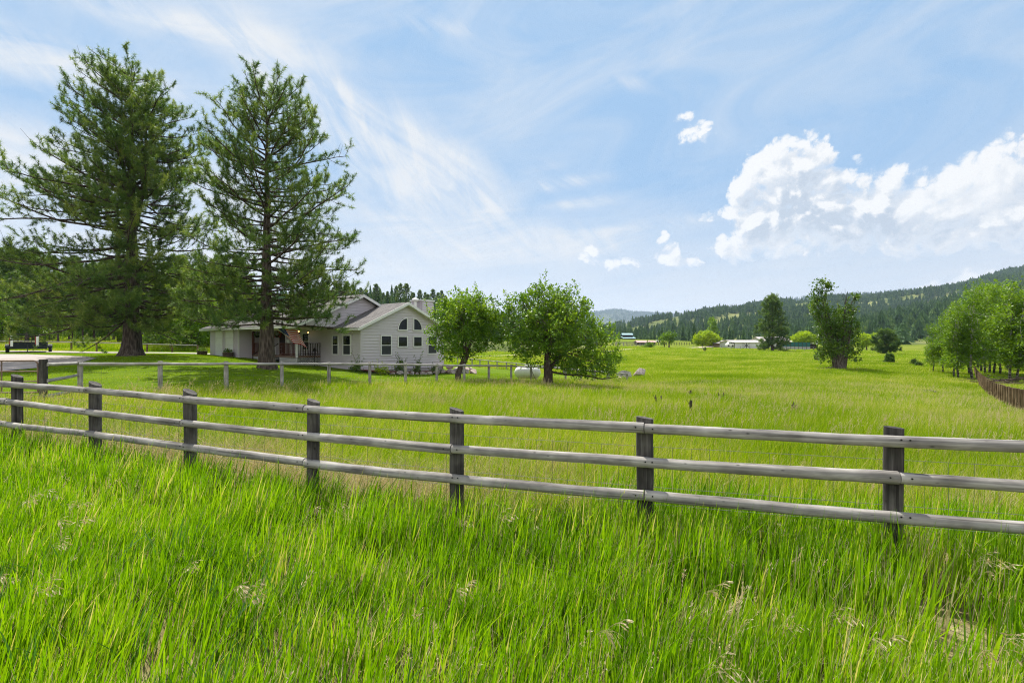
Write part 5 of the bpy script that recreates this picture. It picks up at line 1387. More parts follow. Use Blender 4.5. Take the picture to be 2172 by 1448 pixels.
# flag on its angled pole
def flag():
    base = hw(-1.87, 4.9, 1.72); tip = np.array(hw(-3.30, 4.85, 2.86))
    f = thing('flag', 'american flag flying from an angled pole on the white porch post', 'flag', (0, 0, 0))
    m = MB(); m.tube([base, tip], .016, 8); m.sphere(tip, .04, 8, 6); m.build('flagpole', M_WHITE, f, True)
    b = np.array(base); tp = np.array(tip); hoist0 = b+(tp-b)*.97; hoist1 = b+(tp-b)*.34
    fly = np.array((1.36, .12, -.14)); NX, NY = 26, 13; V = []; 
    for i in range(NX+1):
        for j in range(NY+1):
            s, q = i/NX, j/NY
            p = hoist0*(1-q)+hoist1*q + fly*s + np.array((-.02, .10, .05))*math.sin(s*9+q*1.5)*s**.6 + np.array((.10, 0, -.16))*s*s*q + np.array((0, 0, -.10))*s*s + np.array((.05, -.80, -.22))*q*min(1, s*2.2)**.7
            V.append(p)
    m = MB(); fc = [[], [], []]
    for i in range(NX):
        for j in range(NY):
            canton = (i < NX*.42) and j < 7
            fc[2 if canton else (0 if j % 2 == 0 else 1)].append((i*(NY+1)+j, (i+1)*(NY+1)+j, (i+1)*(NY+1)+j+1, i*(NY+1)+j+1))
    m.add(V, fc[0], 0)
    for k in (1, 2): m.q.append((np.array(fc[k]), k))
    # fifty small stars on both faces of the canton
    Vg = np.array(V).reshape(NX+1, NY+1, 3)
    def S_(s, q):
        a, b_ = s*NX, q*NY; i, j = int(a), int(b_); fx, fy = a-i, b_-j
        return Vg[i, j]*(1-fx)*(1-fy)+Vg[i+1, j]*fx*(1-fy)+Vg[i, j+1]*(1-fx)*fy+Vg[i+1, j+1]*fx*fy
    for r_ in range(9):
        for c_ in range(6 if r_ % 2 == 0 else 5):
            s = (.035+.07*c_+(.035 if r_ % 2 else 0))*1.0; q = .05+.054*r_
            o, e1, e2 = S_(s, q), S_(s+.01, q)-S_(s, q), S_(s, q+.01)-S_(s, q)
            e1 = unit(e1); e2 = unit(e2); n = np.cross(e1, e2)
            for sg in (-1, 1):
                P_ = [o+n*.004*sg+(e1*math.cos(a)+e2*math.sin(a))*(.016 if k % 2 == 0 else .0065) for k, a in enumerate(np.arange(10)*math.pi/5)]
                m.add(P_, [list(range(10))], 1)
    m.build('banner', [leaf_mat('flag_red', [(0, (.55, .02, .035)), (1, (.55, .02, .035))], .45, .8, .1, (1.2, .8, .8)), leaf_mat('flag_white', [(0, (.86, .86, .86)), (1, (.86, .86, .86))], .45, .8, .1, (1, 1, 1)), leaf_mat('flag_blue', [(0, (.025, .05, .22)), (1, (.025, .05, .22))], .45, .8, .1, (.8, .8, 1.2))], f)
flag()

# rocking chairs on the porch
def rocker(label, x, y, rz):
    c = house_thing('rocking_chair', label, 'chair', x, y, .88, 'white rocking chairs on the porch', rz)
    m = MB()
    for k in range(6): m.box(-.26, .26, -.25+.085*k, -.175+.085*k, .40, .425)
    m.build('seat', M_WHITE, c)
    m = MB()
    for k in range(6): m.bar((-.22+.088*k, .26, .44), (-.22+.088*k, .46, 1.10), .055, .018, up=(0, -1, .3))
    m.bar((-.28, .46, 1.10), (.28, .46, 1.10), .03, .08); m.build('backrest', M_WHITE, c)
    for sx in (-.27, .27):
        m = MB(); s = np.linspace(-.55, .55, 9); m.tube(np.stack([np.full(9, sx), s, .02+.12*s*s/.3], -1), .022, 6); m.build('rocker_rail', M_WHITE, c)
        m = MB(); m.box(sx-.045, sx+.045, -.3, .3, .63, .655); m.build('armrest', M_WHITE, c)
        for yy in (-.24, .26):
            m = MB(); m.bar((sx, yy, .04), (sx, yy, .63), .04, .04); m.build('leg', M_WHITE, c)
rocker('white slatted rocking chair behind the dark railing right of the white porch post', -1.0, 5.75, R(95))
rocker('white slatted rocking chair beneath the flag near the porch steps', -1.0, 6.75, R(80))
rocker('white slatted rocking chair left of the steps behind the thick pine trunk', -.9, 9.45, R(85))

# hanging baskets and lit porch lanterns
M_RED = leaf_mat('red_petals', [(0, (.25, .01, .01)), (1, (.55, .05, .03))], .3, .7, .1, (1.2, .6, .5))
def basket(label, x, y, ztop, red, seed):
    b = house_thing('hanging_basket', label, 'planter', x, y, ztop, 'hanging baskets under the porch eave'); rg3 = np.random.default_rng(seed)
    m = MB(); m.tube([(0, 0, -.50), (0, 0, -.42), (0, 0, -.32)], [.09, .15, .18], 10); m.build('pot', M_NAIL, b, True)
    m = MB()
    for a in (0, 2.1, 4.2): m.bar((.17*math.cos(a), .17*math.sin(a), -.32), (0, 0, .0), .008, .008)
    m.build('chain', M_WIRE, b)
    m = MB(); C = rg3.normal(0, 1, (260, 3)); C = unit(C)*rg3.uniform(.5, 1, (260, 1))*np.array((.28, .28, .22))+np.array((0, 0, -.28)); leaves(m, C, rg3.normal(0, 1, (260, 3)), np.full(260, .08), rg3.uniform(.2, .8, 260), rg3); m.build('foliage', M_COTTON, b)
    if red:
        m = MB(); C = rg3.normal(0, 1, (90, 3)); C = unit(C)*np.array((.30, .30, .24))+np.array((0, 0, -.28)); leaves(m, C, rg3.normal(0, 1, (90, 3)), np.full(90, .07), rg3.uniform(.2, .8, 90), rg3, wid=.9); m.build('blossom', M_RED, b)
basket('dark hanging basket beside the reddish porch post', -1.85, 10.7, EV-.24, False, 1)
basket('red-flowered hanging basket left of the flag tip', -1.85, 7.6, EV-.24, True, 2)
basket('red-flowered hanging basket over the white porch post', -1.75, 5.15, EV-.24, True, 3)
m_, t_n, out_n = new_mat('lit_lantern_glass'); em = t_n.add('ShaderNodeEmission'); em.inputs['Color'].default_value = (1, .62, .22, 1); em.inputs['Strength'].default_value = 1.3; t_n.l.new(em.outputs[0], out_n.inputs[0]); M_LAMP = m_
def lantern(label, x, y, z):
    l = house_thing('porch_lantern', label, 'lamp', x, y, z, 'lit porch lanterns')
    m = MB(); m.sphere((0, 0, 0), .055, 8, 6); m.build('bulb', M_LAMP, l, True)
    m = MB(); m.box(-.08, .08, -.08, .08, .075, .10); m.box(-.08, .08, -.08, .08, -.10, -.075)
    for a, b in ((-1, -1), (1, -1), (1, 1), (-1, 1)): m.bar((a*.075, b*.075, -.08), (a*.075, b*.075, .08), .012, .012)
    m.build('cage', M_NAIL, l)
    m = MB(); m.bar((0, 0, .10), (0, 0, .30), .02, .02); m.build('stem', M_NAIL, l)
lantern('glowing lantern under the eave above the flag', -.35, 6.0, 2.55); lantern('glowing lantern at the top of the white porch post', -1.78, 4.68, 2.60)

# barrel planters by the garage
M_BARREL = wood_mat('old_barrel_wood', (.05, .035, .025), (.12, .085, .06), (.2, .15, .11), 1.0, 'Z')
def barrel(label, x, y, z, seed):
    b = house_thing('barrel_planter', label, 'planter', x, y, z, 'half-barrel planters by the garage'); rg3 = np.random.default_rng(seed)
    m = MB(); m.tube([(0, 0, -.1), (0, 0, .2), (0, 0, .45)], [.30, .37, .38], 16); m.build('tub', M_BARREL, b, True)
    for zz in (.08, .36):
        m = MB(); m.tube([(0, 0, zz-.025), (0, 0, zz+.025)], [.372+.02*zz, .378+.02*zz], 16, 0, False); m.build('hoop', M_NAIL, b, True)
    m = MB(); C = unit(rg3.normal(0, 1, (320, 3)))*rg3.uniform(.4, 1, (320, 1))*np.array((.36, .36, .26))+np.array((0, 0, .52)); leaves(m, C, rg3.normal(0, 1, (320, 3))+np.array((0, 0, .6)), np.full(320, .1), rg3.uniform(.1, .8, 320), rg3); m.build('foliage', M_COTTON, b)
barrel('half-barrel planter with leafy plant between the garage door and the corner', -3.2, 12.6, float(hw(0, 0, .60).z), 5)
barrel('half-barrel planter at the far left corner of the garage', -3.2, 17.6, float(hw(0, 0, .66).z), 6)

# birdbath-like garden lamp by the front wall
gl = house_thing('garden_torch', 'slim dark iron garden torch standing against the shaded front wall', 'lamp', -.9, 4.15, 0.0)
m = MB(); m.tube([(0, 0, -.1), (0, 0, 1.25)], .018, 6); m.build('pole', M_NAIL, gl); m = MB(); m.tube([(0, 0, 1.22), (0, 0, 1.30), (0, 0, 1.46)], [.16, .14, .02], 10); m.build('lamp_shade', M_NAIL, gl, True)

# foundation bed, its stones and small shrubs
M_ROCK = None
def rock_mat():
    m, t, out = new_mat('lichen_fieldstone')
    co = t.coord('Object'); n = t.noise(co, 2.2, 7.0, .68); n2 = t.noise(co, 9.0, 5.0, .7); oi = t.add('ShaderNodeObjectInfo').outputs['Random']
    f = t.math('ADD', t.math('MULTIPLY', n, .6), t.math('MULTIPLY', n2, .4))
    c = t.ramp(f, [(.32, (.10, .09, .085)), (.48, (.30, .275, .26)), (.62, (.52, .49, .46))])
    c = t.mix(t.math('MULTIPLY', oi, .55), c, (.44, .30, .235))
    principled(t, out, c, .95, .1, f, .06); return m
M_ROCK = rock_mat()
def rock(name, label, loc, r, seed, group=None, rz=0, cat='boulder'):
    rg3 = np.random.default_rng(seed); bm = bmesh.new(); bmesh.ops.create_icosphere(bm, subdivisions=3, radius=1.0)
    cuts = [(unit(rg3.normal(0, 1, 3)), rg3.uniform(.42, .8)) for _ in range(12)]
    for v in bm.verts:
        p = np.array(v.co)
        for n, d in cuts:
            k = p@n
            if k > d: p = p-n*(k-d)*.92
        p *= 1+.05*math.sin(7*p[0]+seed)*math.sin(6*p[1])*math.sin(8*p[2]); v.co = Vector(p*np.array(r))
    me = bpy.data.meshes.new(name); bm.to_mesh(me); bm.free(); me.materials.append(M_ROCK)
    o = bpy.data.objects.new(name, me); COL.objects.link(o); o.location = loc; o.rotation_euler = (0, 0, rz); tag(o, label, cat, group)
    return o
def bed():
    m = MB(); poly = [(-.3, -.03), (7.6, -.03), (9.3, .1), (9.5, -1.7), (7.6, -1.75), (4, -1.5), (1.2, -1.35), (-.2, -.95)]
    MU = gravel_mat('red_bark_mulch', (.10, .035, .022), (.22, .085, .055)); P_ = [hw(x, y, 0) for x, y in poly]
    o = sheet('flower_bed', [(p.x, p.y) for p in P_], .2, .16, MU)
    rg3 = np.random.default_rng(8)
    x = 1.4
    while x < 9.6:
        big = x > 5.2; w = rg3.uniform(.20, .36) if not big else rg3.uniform(.32, .55); p = hw(x, -1.45+rg3.normal(0, .06)-.05*x*.3, 0); z = float(T(p.x, p.y))
        rock('edging_stone', 'rough pale stone in the low edging row of the mulched bed', (p.x, p.y, z+w*.38), (w*1.15, w*.9, w*.72), int(x*100), 'edging stones of the flower bed', rg3.uniform(0, 6)); x += w*2.0
    for k in range(12):
        p = hw(rg3.uniform(7.6, 9.6), rg3.uniform(-1.5, -.5), 0); w = rg3.uniform(.18, .36); z = float(T(p.x, p.y))
        rock('edging_stone', 'pinkish jumbled stone heaped at the right end of the mulched bed', (p.x, p.y, z+.2+w*.35+rg3.uniform(0, .18)), (w*1.5, w, w*.55), 900+k, 'stones heaped at the end of the bed', rg3.uniform(0, 6))
    for i, (u, Z, h, lb) in enumerate(((848, 35.0, 1.0, 'dark upright shrub in the bed below the small square windows'), (883, 36.6, .85, 'dark upright shrub in the bed below the rightmost window'), (808, 33.6, .5, 'yellow-green low plant at the left of the mulched bed'), (755, 33.2, .55, 'dark low shrub by the shaded corner of the gable wall'), (922, 37.6, .5, 'small green plant near the heaped stones'))):
        g_ = G(u, Z); rg4 = np.random.default_rng(30+i); lob = [(rg4.normal(0, .12), rg4.normal(0, .12), h*(.25+.16*k), .30-.03*k, .30-.03*k, .16) for k in range(5)]
        a, b_ = broadleaf([(0, 0, -.1), (0, 0, .1), (.02, 0, h*.4)], [.03, .025, .02], lob, 900, .095, 31+i, per=10, spread=.10, seg=5, twig=.012, shoots=6)
        tree('shrub', lb, 'shrub', g_, a, b_, M_BARK2, M_LIME if i == 2 else M_COTTON)
bed()
# ------------------------------------------------------------------ white gas tank on its feet
def tank():
    g_ = G(1119, 35.6); t_ = thing('propane_tank', 'white horizontal gas tank with a domed lid beside the larger apple tree', 'tank', (g_.x, g_.y, g_.z+.05), R(8))
    m = MB(); L, r = .58, .40; xs, rs = [], []
    for a in np.linspace(0, 90, 7): xs.append(-L+ (1-math.sin(R(a)))*0 - .34*math.cos(R(a))); rs.append(max(.002, r*math.sin(R(a))))
    xs += list(-np.array(xs)[::-1]); rs += rs[::-1]
    m.tube([(x, 0, .60) for x in xs], rs, 24, 0, True)
    mt, nt, out = new_mat('chalky_white_tank_paint'); co = nt.coord('Object'); n = nt.noise(co, 2.0, 5.0, .65); x, y, z = nt.sep(co)
    low = nt.math('MULTIPLY', nt.rng(z, .62, .22, 0, 1), nt.rng(n, .35, .6, .2, 1)); c = nt.mix(nt.math('MULTIPLY', low, .6), (.74, .73, .70), (.42, .40, .34))
    rust = nt.math('MULTIPLY', nt.rng(nt.noise(nt.xyz(nt.math('MULTIPLY', x, 9), nt.math('MULTIPLY', y, 3), nt.math('MULTIPLY', z, 1.2)), 1, 3, .6), .60, .68, 0, .6), nt.rng(x, .1, .45, 0, 1))
    c = nt.mix(rust, c, (.30, .17, .08)); principled(nt, out, c, .55, .35)
    m.build('vessel', mt, t_, True)
    m = MB(); m.tube([(-.02, 0, .98), (-.02, 0, 1.06)], .19, 16); m.sphere((-.02, 0, 1.06), (.19, .19, .07), 16, 8); m.build('dome_lid', mt, t_, True)
    for x in (-.6, .6):
        m = MB(); m.box(x-.06, x+.06, -.28, .28, -.15, .24); m.build('foot', M_CONC, t_)
    m = MB(); m.tube([(.12, -.43, .98), (.4, -.46, .3), (.55, -.44, -.1)], .02, 6); m.build('hose', M_RUST, t_)
tank()

# boulders beyond the corner of the yard fence
g_ = G(1357, 47.2); rock('boulder', 'large grey angular boulder at the corner of the yard fence', (g_.x, g_.y, g_.z+.42), (.72, .58, .72), 11)
g_ = G(1326, 45.6); rock('boulder', 'pinkish flatter boulder half behind the last yard fence post', (g_.x, g_.y, g_.z+.38), (.85, .55, .52), 15)
g_ = G(1311, 45.0); rock('boulder', 'small dark boulder at the left end beside the fence corner', (g_.x, g_.y, g_.z+.12), (.4, .35, .3), 19)

# black utility trailer parked tail-on at the back of the yard
def trailer():
    p = at(60, 748, 47.5); z = float(T(p[0], p[1])); t_ = thing('utility_trailer', 'black open utility trailer with raised mesh ramp and white-red uprights', 'trailer', (p[0], p[1], z), R(41))
    M_BLUEBLK = flat_mat('blue_black_enamel', (.008, .016, .02), .6, .3)
    m = MB(); m.box(-1.25, 1.25, 0, 3.4, .50, .58); m.build('deck', M_BARREL, t_)
    m = MB()
    for x in (-1.25, 1.25): m.bar((x, -.05, .55), (x, 3.4, .55), .08, .16); m.bar((x, 0, .98), (x, 3.4, .98), .05, .05)
    for y in (-.05, 1.7, 3.4):
        for x in (-1.25, 1.25): m.bar((x, y, .5), (x, y, 1.0), .06, .06)
    m.bar((-1.3, -.05, .58), (1.3, -.05, .58), .1, .42); m.bar((-1.25, -.05, .98), (1.25, -.05, .98), .05, .05); m.build('frame', M_BLUEBLK, t_)
    for x in (-1.25, 1.25):
        m = MB(); m.box(x-.015, x+.015, .02, 3.36, .62, .95); m.build('side_panel', M_BLUEBLK, t_)
    m = MB(); m.box(-1.2, 1.2, 3.37, 3.40, .62, .95); m.build('head_panel', M_BLUEBLK, t_)
    m = MB(); m.bar((-1.15, .05, 1.75), (1.15, .05, 1.75), .06, .06)
    for x in np.linspace(-1.15, 1.15, 6): m.bar((x, .05, .58), (x, .05, 1.78), .05, .05)
    m.bar((-1.15, .05, 1.2), (1.15, .05, 1.2), .04, .04)
    for zz in np.arange(.66, 1.75, .09): m.bar((-1.15, .05, zz), (1.15, .05, zz), .008, .008)
    m.build('ramp_gate', M_BLACK, t_)
    M_REDP = flat_mat('red_marker_paint', (.30, .05, .04), .6, .3)
    for x in (-1.1, .62):
        m = MB(); m.box(x-.09, x+.09, -.12, -.02, .62, 1.62); u_ = m.build('marker_upright', M_WHITE, t_)
        m = MB(); m.box(x-.17, x-.092, -.11, -.03, .8, 1.5); m.build('red_strip', M_REDP, u_)
    for x in (-1.48, 1.48):
        m = MB(); m.tube([(x-.12, 1.6, .33), (x+.12, 1.6, .33)], .33, 18); w = m.build('wheel', M_RUBBER, t_, True)
        m = MB(); s = np.sign(x); m.tube([(x+.121*s, 1.6, .33), (x+.13*s, 1.6, .33)], .17, 12); m.build('rim', M_WHITE, w)
        m = MB(); a = np.linspace(R(10), R(170), 9)
        m.tube(np.stack([np.full(9, x), 1.6+.45*np.cos(a), .38+.45*np.sin(a)], -1), .02, 5); V = [(x+dx, 1.6+.45*math.cos(k), .38+.45*math.sin(k)) for dx in (-.16, .16) for k in a]
        m.add(V, [(k, k+1, 9+k+1, 9+k) for k in range(8)]); m.build('fender', M_BLUEBLK, t_)
    m = MB(); m.bar((0, -.02, .5), (0, -1.2, .5), .08, .1); m.bar((0, -1.1, .05), (0, -1.1, .8), .06, .06); m.box(-.12, .12, -1.22, -.98, .0, .05); m.build('tongue_jack', M_BLACK, t_)
    for x, s in ((-1.28, 1), (1.05, 1)):
        m = MB(); m.box(x, x+.22, -.16, -.10, .48, .62); m.build('tail_light', M_BLACK, t_)
trailer()

# ------------------------------------------------------------------ far farm buildings
def ribbed(name, color, sc=3.0, rough=.45, metal=.3, axis=0):
    m, t, out = new_mat(name); s = t.sep(t.coord('Object')); w = t.math('SINE', t.math('MULTIPLY', s[axis], sc*6.283)); n = t.noise(t.coord('Object'), .5, 4, .6)
    c = t.ramp(n, [(.3, tuple(k*.85 for k in color)), (.7, color)]); principled(t, out, c, rough, .4, w, .02, metal); return m
M_STEELW = ribbed('white_ribbed_steel', (.62, .63, .64), 1.1); M_STEELR = ribbed('pale_tin_roof', (.66, .58, .53), 1.1); M_STEELB = ribbed('blue_green_tin_roof', (.30, .47, .52), 1.0); M_RUSTR = ribbed('rust_red_tin_roof', (.42, .27, .25), 1.2, .6)
M_BARN = flat_mat('dark_barn_boards', (.045, .035, .03), .9, .1, .2); M_TAN = flat_mat('tan_wall_paint', (.28, .19, .13), .8, .2, .1); M_GREYR = flat_mat('grey_far_roof', (.36, .35, .36), .85, .1, .1)
def shed(name, label, u0, u1, Z, vb, ve, vr, depth, mw, mr, rz=0.0, cat='barn', mono=False, over=.5, gable_front=False):
    """Simple gabled building facing the camera between photo columns u0..u1."""
    g_ = G((u0+u1)/2, Z); k = Z/F; W_ = (u1-u0)*k; zb = min(g_.z, CAM_Z-(vb-724)*k)-.3; ze = CAM_Z-(ve-724)*k; zr = CAM_Z-(vr-724)*k
    b = thing(name, label, cat, (g_.x, Z, 0), rz); h = W_/2
    m = MB(); m.box(-h, h, 0, depth, zb, ze)
    if gable_front: m.prism([(-h, ze), (h, ze), (0, zr-.1)], 'y', .02, depth-.02)
    else: m.prism([(0, ze), (depth, ze), (depth/2, zr-.1)], 'x', -h+.02, h-.02)
    m.build('wall', mw, b)
    if gable_front:
        slab(b, 'roof', [(-h-over, -over, ze-.1), (0, -over, zr), (0, depth+over, zr), (-h-over, depth+over, ze-.1)], .15, mr); slab(b, 'roof', [(0, -over, zr), (h+over, -over, ze-.1), (h+over, depth+over, ze-.1), (0, depth+over, zr)], .15, mr)
    else:
        slab(b, 'roof', [(-h-over, -over, ze-.05), (h+over, -over, ze-.05), (h+over, depth/2, zr), (-h-over, depth/2, zr)], .15, mr); slab(b, 'roof', [(-h-over, depth/2, zr), (h+over, depth/2, zr), (h+over, depth+over, ze-.05), (-h-over, depth+over, ze-.05)], .15, mr)
    return b, h, zb, ze, zr
# blue-green roofed monitor barn
b, h, zb, ze, zr = shed('barn', 'distant barn with a stepped blue-green metal roof before the dark firs', 1323, 1347, 340, 723, 717, 713.5, 14, M_BARN, M_STEELB)
m = MB(); m.box(-h*.92, h*.92, 5, 9, ze+.5, zr+1.3); m.build('clerestory', M_BARN, b); slab(b, 'roof', [(-h*1.02, 4.2, zr+1.2), (h*.94, 4.2, zr+1.2), (h*.94, 7, zr+2.3), (-h*1.02, 7, zr+2.3)], .15, M_STEELB); slab(b, 'roof', [(-h*1.02, 7, zr+2.3), (h*.94, 7, zr+2.3), (h*.94, 9.8, zr+1.2), (-h*1.02, 9.8, zr+1.2)], .15, M_STEELB)
# rust-roofed open shed
b, h, zb, ze, zr = shed('shed', 'long low shed with a rust-pink tin roof by the corral', 1353, 1390, 238, 731.5, 725.5, 721.8, 7, M_BARN, M_RUSTR, over=.4, cat='shed')
m = MB(); m.box(-h*.75, h*.5, -.03, -.01, zb+.3, ze-.4); m.build('doorway', M_BLACK, b)
# small white trailer by the firs
def white_box(name, label, cat, u0, u1, Z, vb, vt, depth, wheels=True):
    g_ = G((u0+u1)/2, Z); k = Z/F; h = (u1-u0)*k/2; z0 = CAM_Z-(vb-724)*k; z1 = CAM_Z-(vt-724)*k; t_ = thing(name, label, cat, (g_.x, Z, z0))
    H_ = z1-z0; m = MB(); m.prism([(-h, .35), (h, .35), (h, H_*.82), (h*.9, H_), (-h*.9, H_), (-h, H_*.82)], 'y', 0, depth); m.build('body', M_WHITE, t_)
    for x in (-h*.55, h*.55):
        m = MB(); m.tube([(x, -.02, .35), (x, .25, .35)], .38, 14); m.build('wheel', M_RUBBER, t_, True)
    for x in (-h*.4, h*.4):
        m = MB(); m.box(x-h*.2, x+h*.2, -.03, -.004, H_*.55, H_*.78); m.build('window', M_GLASS, t_)
    return t_
white_box('camper_trailer', 'small white camper parked under the dark firs', 'trailer', 1393, 1401, 262, 726, 721.5, 2.4)
# white steel barn with cross-braced sliding doors
b, h, zb, ze, zr = shed('barn', 'white steel barn with dark cross-braced sliding doors and pale tin roof', 1559, 1618, 190, 738.5, 725.5, 721, 14, M_STEELW, M_STEELR, over=.6)
dx = (1583-1588.5)*190/F
for s in (-1, 1):
    m = MB(); w = 1.35; x0, x1 = (dx-w-.05, dx-.05) if s < 0 else (dx+.05, dx+w+.05)
    m.box(x0, x1, -.10, -.03, zb+.3, ze-.25); d_ = m.build('door', M_STEELW, b)
    m = MB(); xi, xo = (x1, x0) if s < 0 else (x0, x1); zz0, zz1 = zb+.35, ze-.3; zm = (zz0+zz1)/2
    m.bar((xi, -.14, zm), (xo, -.14, zz1), .05, .12); m.bar((xi, -.14, zm), (xo, -.14, zz0), .05, .12); m.bar((xi, -.14, zm), (xo, -.14, zm), .05, .12); m.bar((xi-s*-.0, -.14, zz0), (xi, -.14, zz1), .12, .16, up=(0, 1, 0)); m.build('brace', M_BLACK, d_)
# tan-gabled cottage and white van beside the barn
shed('cottage', 'low cottage with grey roof and tan gable behind the white van', 1534, 1560, 205, 735, 727.5, 721.5, 12, M_TAN, M_GREYR, gable_front=True, cat='house', rz=R(12))
def van():
    Z = 190; g_ = G(1550, Z); k = Z/F; t_ = thing('van', 'white van parked between the tan cottage and the white barn', 'van', (g_.x, Z, CAM_Z-(735-724)*k), R(4)); L = 15*k/2; h = 1.75
    m = MB(); m.prism([(-L, .3), (L, .3), (L, h*.95), (L*.9, h), (-L*.35, h), (-L*.62, h*.62), (-L, h*.5)], 'y', 0, 1.8); m.build('body', M_WHITE, t_)
    for a, b_ in ((-L*.42, -L*.12), (-.05*L, .35*L), (.45*L, .85*L)):
        m = MB(); m.box(a, b_, -.02, .0, h*.62, h*.88); m.build('window', M_GLASS, t_)
    for x in (-L*.6, L*.6):
        m = MB(); m.tube([(x, -.03, .32), (x, .2, .32)], .33, 14); m.build('wheel', M_RUBBER, t_, True)
van()
shed('house', 'long white-roofed farmhouse partly hidden behind the dark olive pine', 1622, 1680, 215, 733, 724.5, 714, 14, M_STEELW, M_STEELR, gable_front=False, cat='house')
shed('shed', 'open carport with thin grey roof beside the lime-yellow dome tree', 1717, 1735, 200, 734, 729, 727, 8, M_BARN, M_GREYR, cat='shed')
# green windscreen fence
f_ = thing('screen_fence', 'teal windscreen fence below the dome-shaped lime-yellow tree', 'fence'); Z = 186
M_TEAL = flat_mat('teal_screen_cloth', (.03, .12, .115), .8, .1)
us = np.linspace(1652, 1719, 9)
for a, b_ in zip(us[:-1], us[1:]):
    p, q = G(a, Z), G(b_, Z); m = MB(); m.bar((p.x, Z, p.z-.3), (p.x, Z, p.z+2.6), .14, .14); m.build('post', M_POST, f_)
    m = MB(); m.box(p.x+.08, q.x-.08, Z-.03, Z+.03, p.z+.9, p.z+2.5); m.build('screen', M_TEAL, f_); m = MB(); m.box(p.x+.08, q.x-.08, Z-.03, Z+.03, p.z-.3, p.z+.86); m.build('kickboard', M_GREYR, f_)
# grey-roofed outbuilding behind the aspens
shed('outbuilding', 'dark-walled outbuilding with grey roof behind the aspen stems', 2115, 2235, 88, 770, 737, 723, 9, flat_mat('dark_teal_boards', (.035, .05, .05), .85, .1), M_GREYR, cat='shed')

# brush pile under the aspens and dead brush in the field
def brush(name, label, u, Z, w, h, n, seed, cat, mat=None):
    g_ = G(u, Z); rg3 = np.random.default_rng(seed); m = MB()
    for _ in range(n):
        c = np.array((rg3.normal(0, w*.5), rg3.normal(0, w*.25), abs(rg3.normal(0, h*.5)))); a = rg3.uniform(-.5, .5); L = rg3.uniform(.4, 1.3)*w*.45; az = rg3.uniform(0, 3.14)
        d = np.array((math.cos(az)*math.cos(a), math.sin(az)*math.cos(a), math.sin(a)*.5)); r_ = rg3.uniform(.008, .05)
        m.tube([c-d*L, c+rg3.normal(0, .05, 3), c+d*L], [r_, r_*.9, r_*.6], 5, 0, False)
    o = m.build(name, mat or M_DEAD, None, True); o.location = g_; tag(o, label, cat); return o
brush('brush_pile', 'tangled pile of grey cut branches under the aspens beyond the post fence', 2122, 44, 2.2, .7, 110, 5, 'brush pile', M_BARK2)
brush('brush_heap', 'low heap of dead grey sticks lying in the open field', 1962, 34, .9, .18, 70, 6, 'brush pile')
brush('stump', 'weathered slab of rotting root left of the cottonwood base', 1756, 54.5, 1.2, .35, 30, 7, 'stump', M_BARK3)

# dry dark weed stalks standing in the meadow
def stalk(label, u, Z, h, seed):
    g_ = G(u, Z); rg3 = np.random.default_rng(seed); w = MB(); c = MB()
    for k in range(5):
        x, y = rg3.normal(0, .06, 2); hh = h*rg3.uniform(.6, 1); w.tube([(x, y, -.05), (x+rg3.normal(0, .02), y, hh*.5), (x+rg3.normal(0, .04), y, hh)], [.008, .008, .006], 5, 0, False)
        c.tube([(x, y, hh*.6), (x, y, hh*.8), (x+.01, y, hh*1.0)], [.012, .024, .008], 6, 0, True, .1)
    t_ = thing('weed_stalk', label, 'weed', g_, 0, 'dead weed stalks in the meadow'); w.build('stem', M_BARK, t_); c.build('seed_head', M_BARK, t_, True)
stalk('dark dead weed clump nearest the middle of the fence, in open meadow', 1464, 14.5, .62, 1); stalk('faint dead weed stalk farther back, above the darkest clump', 1463, 22, .5, 2); stalk('grey dead weed stalk right of the others in the meadow', 1525, 20, .55, 3); stalk('dark weed stalk left of the clump of three', 1392, 17, .45, 4); stalk('lone brown weed stalk near the right post fence side', 1687, 16, .5, 5)
# ------------------------------------------------------------------ grass: blades gathered in clumps, scattered by the ten thousand
M_LUSH = leaf_mat('lush_grass', [(0.0, (.040, .115, .003)), (.40, (.140, .290, .004)), (.70, (.265, .425, .010)), (.86, (.27, .37, .03)), (.93, (.42, .38, .16)), (1.0, (.55, .48, .31))], .48, .42, .22, (1.22, 1.25, .3), .7, .24)
M_MEADOW = leaf_mat('meadow_grass', [(0.0, (.078, .175, .002)), (.40, (.185, .315, .003)), (.68, (.290, .400, .008)), (.84, (.42, .44, .06)), (.92, (.48, .43, .17)), (1.0, (.58, .51, .32))], .46, .6, .10, (1.25, 1.2, .35), .09, .26)
M_STRAW = leaf_mat('dry_straw', [(0.0, (.22, .17, .06)), (.5, (.42, .34, .16)), (1.0, (.62, .54, .36))], .35, .6, .2, (1.1, 1.0, .7), 0.0, .2)
M_BLUEGRASS = leaf_mat('blue_green_blades', [(0.0, (.06, .16, .035)), (1.0, (.14, .28, .10))], .40, .4, .4, (1.2, 1.15, .5), 0.0, .3)
